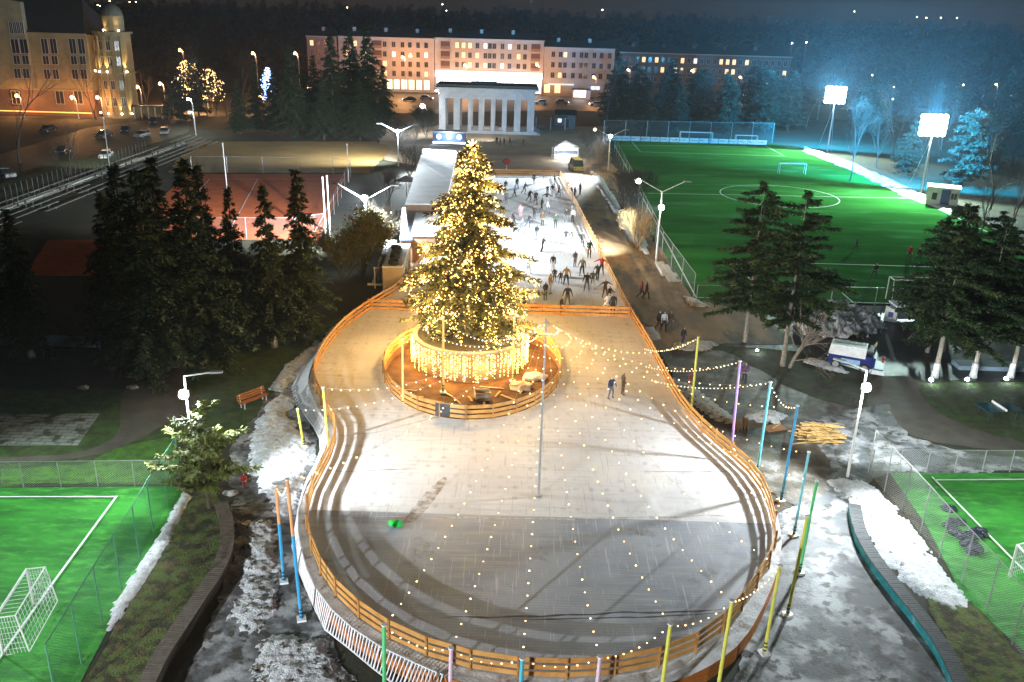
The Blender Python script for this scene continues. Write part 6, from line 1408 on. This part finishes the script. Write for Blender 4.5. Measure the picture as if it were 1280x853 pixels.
# electric cabinet / white box by the near goal and dugout
t = thing('box', 'white tilted box with a blue mark beside the near goal of the big pitch', 'box', tuple(G(1112, 402)), R(-28)); MB().box((0, 0, .75), (1.1, .5, 1.4)).build('body', WHITEP, t); MB().box((0, -.26, .75), (.45, .02, .55)).build('mark', paint('blue_mark', (.05, .1, .3)), t)
t = thing('dugout', 'low white roofed dugout with snow on it at the near end of the big pitch', 'dugout', tuple(G(1145, 400))); MB().box((0, 0, .9), (4.8, 1.6, 1.2)).build('wall', M('dugout_dark', (.08, .09, .10), rough=.7), t); MB().box((0, 0, 1.56), (5.1, 2.0, .14)).build('roof', SNOW, t)
for x in (-2.3, 0, 2.3): MB().box((x, -.85, .75), (.08, .08, 1.5)).build('post', WHITEP, t)
# white stone on the bank
for (x, y, lab) in ((289, 618, 'round pale stone on the bank between the young pine and the snow heap'), (166, 486, 'pale stone slab beside the asphalt walk'), (104, 486, 'flat pale stone left of the other one by the asphalt walk')):
    crumple('stone', lab, 'stone', G(x, y), .28, M('pale_stone', (.4, .38, .34), (.3, .28, .25), 4, .8), (1.5, 1, .6), x)
# ================================================================= VEHICLES
def wheel(t, p, r=.33, w=.22):
    m = MB().tube([(p[0], p[1] - w / 2, p[2]), (p[0], p[1] + w / 2, p[2])], r, 14).build('wheel', RUB, t); MB().tube([(p[0], p[1] - w / 2 - .01, p[2]), (p[0], p[1] + w / 2 + .01, p[2])], r * .6, 10).build('rim', STEEL, m)
CG = M('car_glass', (.02, .025, .03), rough=.1)
def car(label, p, rz, paintm, L=4.3, H=1.45, Wd=1.75, lit=False, van=False, group='parked cars in the car park'):
    t = thing('car', label, 'van' if van else 'car', tuple(p), rz, group); w = Wd / 2
    prof = [(-L / 2, .32), (-L / 2, .62), (-L / 2 + .1, .85), (-L * .22, .92), (L * .42, .92), (L / 2, .8), (L / 2, .32)] if not van else [(-L / 2, .32), (-L / 2, .8), (-L / 2 + .35, 1.0), (L * .46, 1.05), (L / 2, 1.0), (L / 2, .32)]
    m = MB(); n = len(prof); inset = [0.06 if z > .8 or z < .4 else 0 for _, z in prof]
    m.add([(x, -w + i_, z) for (x, z), i_ in zip(prof, inset)] + [(x, w - i_, z) for (x, z), i_ in zip(prof, inset)], [tuple(range(n)), tuple(range(2 * n - 1, n - 1, -1))] + [((i + 1) % n, i, n + i, n + (i + 1) % n) for i in range(n)]); m.build('body', paintm, t)
    cab = [(-L * .24, .92), (-L * .08, H), (L * .26, H), (L * .42, .92)] if not van else [(-L * .38, 1.02), (-L * .24, H), (L * .44, H), (L * .47, 1.02)]
    m = MB(); m.add([(x, s_ * (w - .08 - (.16 if z > 1.1 else 0)), z) for s_ in (-1, 1) for x, z in cab], [(0, 1, 2, 3), (7, 6, 5, 4), (1, 0, 4, 5), (2, 1, 5, 6), (3, 2, 6, 7)]); m.build('windows', CG, t)
    (x1_, z1_), (x2_, z2_) = cab[1], cab[2]; MB().box(((x1_ + x2_) / 2, 0, H + .02), (x2_ - x1_ + .1, Wd - .42, .06)).build('roof', paintm, t)
    for x in (x1_ * .5 + x2_ * .5,): 
        for s_ in (-1, 1): MB().bar((x, s_ * (w - .07), .95), (x, s_ * (w - .22), H), .09, .03).build('pillar', paintm, t)
    for x in (-L * .31, L * .31):
        for s_ in (-1, 1): wheel(t, (x, s_ * (w - .08), .33))
    for s_ in (-1, 1):
        MB().box((-L / 2 - .01, s_ * (w - .28), .66), (.05, .34, .16)).build('headlight', LAMPW if lit else STEEL, t); MB().box((L / 2 + .01, s_ * (w - .24), .74), (.05, .26, .18)).build('tail_light', M('red_tail_light', (.5, .02, .02), rough=.3), t)
    return t
BLKP = M('black_car_paint', (.02, .02, .024), rough=.2); SILP = M('silver_car_paint', (.35, .36, .38), rough=.3, metallic=.5); WHP = M('white_car_paint', (.8, .81, .8), rough=.3)
dr_ = (G(235, 178) - G(0, 262)); ang = math.atan2(dr_.y, dr_.x)
car('white estate car parked in the lit corner of the car park', G(133, 198), ang + .25, WHP, 4.5)
car('dark car parked left of the white one', G(79, 192), ang + .2, BLKP); car('silver car cut by the left edge of the picture', G(6, 222), ang + 1.0, SILP)
for i, (x, y, m_, lab) in enumerate(((130, 172, BLKP, 'black car parked above the white one'), (157, 166, BLKP, 'second black car from the left in the upper row'), (178, 172, SILP, 'grey car near the trimmed hedge end'), (206, 168, SILP, 'grey car under the white lamp'), (60, 165, BLKP, 'dark car before the old building'), (192, 155, BLKP, 'dark car in front of the shelter'))):
    car(lab, G(x, y), ang + (.3 if i % 2 else -.1), m_)
light('SPOT', tuple(G(138, 215) + Vector((0, 0, 9))), 5200, (.95, 1, .85), None, tuple(G(135, 195)), 100, .6, .3).name = 'lamp_light'
lp = thing('street_lamp', 'tall thin pole lamp lighting the white car', 'street lamp', tuple(G(138, 216))); pole_mb(9.2, .09, .06).build('pole', STEEL, lp); MB().box((0, 0, 9.3), (.6, .3, .12)).build('lamp_head', DARKM, lp)
shl = thing('shelter', 'small lit shelter with pale posts right of the round tower', 'shelter', tuple(G(192, 148)), .2); MB().box((0, 0, 3.0), (9, 4, .2)).build('roof', ROOF, shl)
for k in range(6): MB().box((-4 + 1.6 * k, -1.6, 1.5), (.25, .25, 3)).build('post', CREAM, shl)
MB().box((0, 1.6, 1.5), (9, .2, 3)).build('back_wall', OLD, shl)
# yellow van and the stall on the grit square
YV = M('yellow_van_paint', (.72, .62, .06), rough=.35); car('yellow van seen from behind beside the lit stall', G(719.5, 213), R(-80), YV, 5.0, 2.2, 1.95, van=True, group='vehicles beside the far end of the rink')
stl = thing('stall', 'white tented stall glaring with light behind the yellow van', 'stall', tuple(G(706, 199)), .1)
for x in (-2.4, 2.4):
    for y in (-1.4, 1.4): MB().box((x, y, 1.2), (.1, .1, 2.4)).build('post', WHITEP, stl)
MB().add([(-2.8, -1.8, 2.4), (2.8, -1.8, 2.4), (2.8, 1.8, 2.4), (-2.8, 1.8, 2.4), (0, 0, 3.7)], [(0, 1, 4), (1, 2, 4), (2, 3, 4), (3, 0, 4)]).build('tent_roof', CL['white'], stl); MB().box((0, -1.2, .6), (4.6, .5, 1.0)).build('counter', CL['white'], stl)
MB().box((0, -1.5, 2.15), (4.4, .08, .3)).build('light_strip', M('stall_strip_glow', (1, 1, 1), emit=(.9, .95, 1), estr=14), stl); MB().box((.3, 1.3, 1.2), (4.8, .05, 2.2)).build('back_sheet', CL['paleblue'], stl)
light('POINT', tuple(Vector(stl.location) + Vector((0, -2.2, 2.4))), 1500, (.85, .92, 1), stl, radius=.4)
s6 = thing('stall', 'blue and white lit ride or stall at the far end of the white roofed hall', 'stall', tuple(G(562, 180)), 0)
MB().box((0, 0, 1.3), (7, 3, 2.6)).build('body', paint('blue_stall', (.12, .2, .45)), s6); MB().box((0, 0, 2.7), (7.4, 3.4, .2)).build('roof', WHITEP, s6)
for x in (-2.2, 0, 2.2): MB().ball((x, -1.6, 1.7), .55, 10, 6).build('round_lamp', M('stall_round_glow', (.8, .9, 1), emit=(.7, .85, 1), estr=4), s6)
MB().box((0, -1.6, .3), (7, .1, .4)).build('light_strip', M('stall_strip_glow', (1, 1, 1)), s6); light('POINT', tuple(Vector(s6.location) + Vector((0, -3, 2))), 700, (.7, .85, 1), s6, radius=.4)
rg = thing('game_target', 'red and white inflatable mark standing behind the far end fence', 'sign', tuple(G(633, 214))); MB().tube([(0, 0, 0), (0, 0, 1.2)], .1, 6).build('stand', WHITEP, rg); MB().ball((0, 0, 1.7), .75, 12, 8, (1, .5, .8)).build('balloon', CL['red'], rg)
for k, (px, yy, m_, lab, rz_) in enumerate(((676, 288, WHP, 'white car on the lit road just right of the colonnade', 0), (702, 292, SILP, 'grey car on the lit road before the kiosk', PI), (512, 286, BLKP, 'black car on the lit road left of the colonnade', 0), (533, 292, SILP, 'silver car on the lit road close to the colonnade', PI), (745, 288, WHP, 'white car on the lit road right of the kiosk', 0))):
    p_ = GY(px, 132, yy); car(lab, (p_.x, yy, .09), rz_, m_, lit=True, group='cars on the lit road')
# ---- ice resurfacer
wa, wb = G(1050, 461), G(1084, 467); iz = thing('ice_resurfacer', 'blue and white ice resurfacing machine parked behind the right lamp post', 'ice machine', tuple((wa + wb) / 2 + Vector((.1, .75, .03))), math.atan2(wb.y - wa.y, wb.x - wa.x))
IB = M('royal_blue_machine_paint', (.02, .035, .22), (.015, .028, .17), 3, .3); IW = M('white_machine_paint', (.82, .83, .82), (.70, .71, .70), 3, .4)
MB().box((-.15, 0, .82), (3.5, 1.75, .75)).build('chassis', IB, iz)
MB().add([(-1.95, -.88, 1.2), (.95, -.88, 1.2), (.95, .88, 1.2), (-1.95, .88, 1.2), (-1.85, -.72, 2.02), (.95, -.72, 2.05), (.95, .72, 2.05), (-1.85, .72, 2.02)], [(0, 1, 5, 4), (1, 2, 6, 5), (2, 3, 7, 6), (3, 0, 4, 7), (4, 5, 6, 7)]).build('snow_tank', IW, iz)
MB().add([(-1.7, .0, 2.045), (.85, .0, 2.06), (.85, .66, 2.06), (-1.7, .66, 2.045)], [(0, 1, 2, 3)]).build('tank_lid', M('grey_tank_lid', (.34, .36, .34), (.25, .27, .26), 3, .6), iz)
for k in range(4): MB().bar((-1.3 + k * .65, .02, 2.09), (-1.3 + k * .65, .64, 2.09), .05, .04).build('lid_rib', STEEL, iz)
MB().box((1.35, 0, .95), (.8, 1.7, .9)).build('rear_body', IB, iz); MB().box((1.28, 0, 1.5), (.55, .55, .14)).build('seat', RUB, iz); MB().box((1.55, 0, 1.78), (.12, .55, .5)).build('seat_back', RUB, iz)
MB().tube([(1.0, .0, 1.4), (.88, .0, 1.85)], .03, 6).build('steering_column', DARKM, iz); torus(MB(), (.86, 0, 1.87), .2, .025, 12, 5).build('steering_wheel', DARKM, iz)
for x in (-1.25, 1.0):
    for s_ in (-1, 1): wheel(iz, (x, s_ * .86, .42), .42, .28)
MB().box((2.05, 0, .35), (.75, 2.0, .5)).build('conditioner', M('machine_teal', (.05, .16, .26), rough=.4), iz); MB().box((2.1, -1.04, .30), (.95, .06, .36)).build('side_blade', IW, iz); MB().box((2.3, .2, 1.1), (.2, 1.2, .25)).build('rear_bar', CL['red'], iz)
MB().box((-.15, -.895, .78), (1.5, .02, .42)).build('side_panel', M('pale_blue_decal', (.22, .48, .75), (.5, .65, .8), 9, .4, (.5, .56)), iz)
for s_ in (-1, 1): MB().ball((-1.93, s_ * .6, .95), .1, 8, 5).build('headlight', WHITEP, iz)
MB().tube([(1.6, .7, 1.3), (1.6, .7, 2.1)], .03, 6).build('beacon_pole', DARKM, iz); MB().ball((1.6, .7, 2.15), .09, 8, 5).build('beacon', M('orange_beacon', (.7, .3, .05), rough=.3), iz)
# ================================================================= BLEACHERS AND POST FENCE AT THE LEFT
A_, B_ = G(-60, 290), G(238, 178); d_ = (B_ - A_).normalized(); nrm2 = Vector((d_.y, -d_.x, 0)); L_ = (B_ - A_).length
bl = thing('bleachers', 'long rows of grey spectator benches stepping down from the car park', 'bleachers', tuple(A_))
for r_i in range(6):
    o_ = nrm2 * (.3 + r_i * 1.05); z = 1.5 - r_i * .25; n = 14
    for k in range(n):
        if (k * 7 + r_i * 3) % 11 == 0: continue
        MB().bar(o_ + d_ * (L_ * k / n + .15) + Vector((0, 0, z)), o_ + d_ * (L_ * (k + 1) / n - .25) + Vector((0, 0, z)), .34, .07).build('bench_board', M('grey_bench_board', (.20, .19, .17), (.13, .12, .11), 2, .8), bl)
    for k in range(0, n, 2): MB().box(tuple(o_ + d_ * (L_ * (k + .5) / n) + Vector((0, 0, z / 2))), (.12, .3, z)).build('support', DARKM, bl)
MB().bar(d_ * 2 + nrm2 * -.6 + Vector((0, 0, .15)), d_ * (L_ - 2) + nrm2 * -.6 + Vector((0, 0, .15)), .5, .3).build('kerb', M('pale_kerb', (.4, .4, .36), rough=.8), bl)
fe = thing('post_fence', 'dark fence of thin upright posts between the car park and the bleachers', 'fence', tuple(A_))
for k in range(34): 
    p = d_ * (L_ * (.18 + .6 * k / 34)) + nrm2 * -1.3; MB().tube([tuple(p), tuple(p + Vector((0, 0, 2.8)))], .07, 5).build('post', DARKM, fe)
MB().bar(d_ * L_ * .18 + nrm2 * -1.3 + Vector((0, 0, 1.4)), d_ * L_ * .78 + nrm2 * -1.3 + Vector((0, 0, 1.4)), .03, .03).build('wire', DARKM, fe)
pb = G(84, 236)
# ================================================================= GARLAND TREES
def garland_tree(label, px, py, base_y, h, kind, bulbm, n, r, power, col):
    b = Vector((GY(px, py, base_y).x, base_y, 0)); w, c = BARET[kind]; t = tree('garland_tree', label, 'tree', b, h, c, w, px, None, 14); m = MB(); rnd = random.Random(px)
    for _ in range(n):
        a = rnd.uniform(0, 2 * PI); u = rnd.random() ** .7; rr = r * math.sin(PI * (.25 + .7 * u)) * rnd.uniform(.3, 1); m.octa((rr * math.cos(a), rr * math.sin(a), h * (.25 + .75 * u)), rnd.uniform(.10, .2))
    o = m.build('light_bulbs', bulbm, t); o['kind'] = 'stuff'; light('POINT', (b.x, b.y - 3, h * .6), power, col, t, radius=.5)
garland_tree('bare tree hung with golden lights, left of the group', 232, 90, 240, 13, 0, BULB, 150, 4.2, 500, (1, .6, .25)); garland_tree('bare tree hung with golden lights, middle of the group', 245, 92, 244, 12, 1, BULB, 160, 4.2, 500, (1, .6, .25))
garland_tree('bare tree hung with golden lights, right of the group', 262, 95, 240, 11, 2, BULB, 140, 4.0, 500, (1, .6, .25)); garland_tree('bare tree hung with blue white lights', 335, 100, 238, 12, 1, M('bulb_glow_blue', (.5, .7, 1), emit=(.35, .55, 1), estr=5), 220, 2.4, 900, (.4, .6, 1))
# far town lights on the horizon
rnd = random.Random(12)
def dgrp(x, y): return 0 if x < 200 else 1 if x < 800 else 2 if y < 40 else 3
DL_ = ((122, 7), (125, 8), (137, 2), (162, 3), (170, 3), (553, 6), (558, 14), (434, 10), (753, 13), (1068, 15), (1146, 22), (1158, 23), (1196, 23), (1176, 23), (1090, 95), (1117, 110), (1116, 125), (1204, 107), (990, 55), (1008, 54))
for k, (x, y) in enumerate(DL_):
    yy = 640 if y < 40 else 300; p = GY(x, y, yy); zb = hz(p.x, yy) if yy > 420 else 0
    t = thing('distant_lamp', '%s tiny distant lamp from the left %s' % (ORD[sum(1 for x2, y2 in DL_ if x2 < x and dgrp(x2, y2) == dgrp(x, y))], 'on the horizon above the old building' if x < 200 else 'on the horizon above the pink blocks' if x < 800 else 'on the right part of the horizon' if y < 40 else 'among the trees near the floodlights'), 'lamp', (p.x, p.y, zb), 0, 'tiny distant lamps ' + ('left' if x < 200 else 'middle' if x < 800 else 'right' if y < 40 else 'near the floodlights'))
    H_ = max(1.5, p.z - zb); MB().tube([(0, 0, 0), (0, 0, H_)], .12, 5).build('pole', DARKM, t); MB().ball((0, 0, H_ + .2), .32 if yy > 400 else .2, 8, 5).build('lens', LAMPY, t)
# ================================================================= HAZE
HZ = M('thin_night_haze', (1, 1, 1)); n = HZ.node_tree; n.nodes.remove(n.nodes['Principled BSDF'])
pv = n.nodes.new('ShaderNodeVolumePrincipled'); pv.inputs['Color'].default_value = (.9, .95, 1, 1); pv.inputs['Density'].default_value = .00024; pv.inputs['Anisotropy'].default_value = .2
n.links.new(pv.outputs[0], n.nodes['Material Output'].inputs['Volume'])
tag(MB().box((0, 540, 24), (2600, 1500, 50)).build('haze', HZ), kind='stuff')
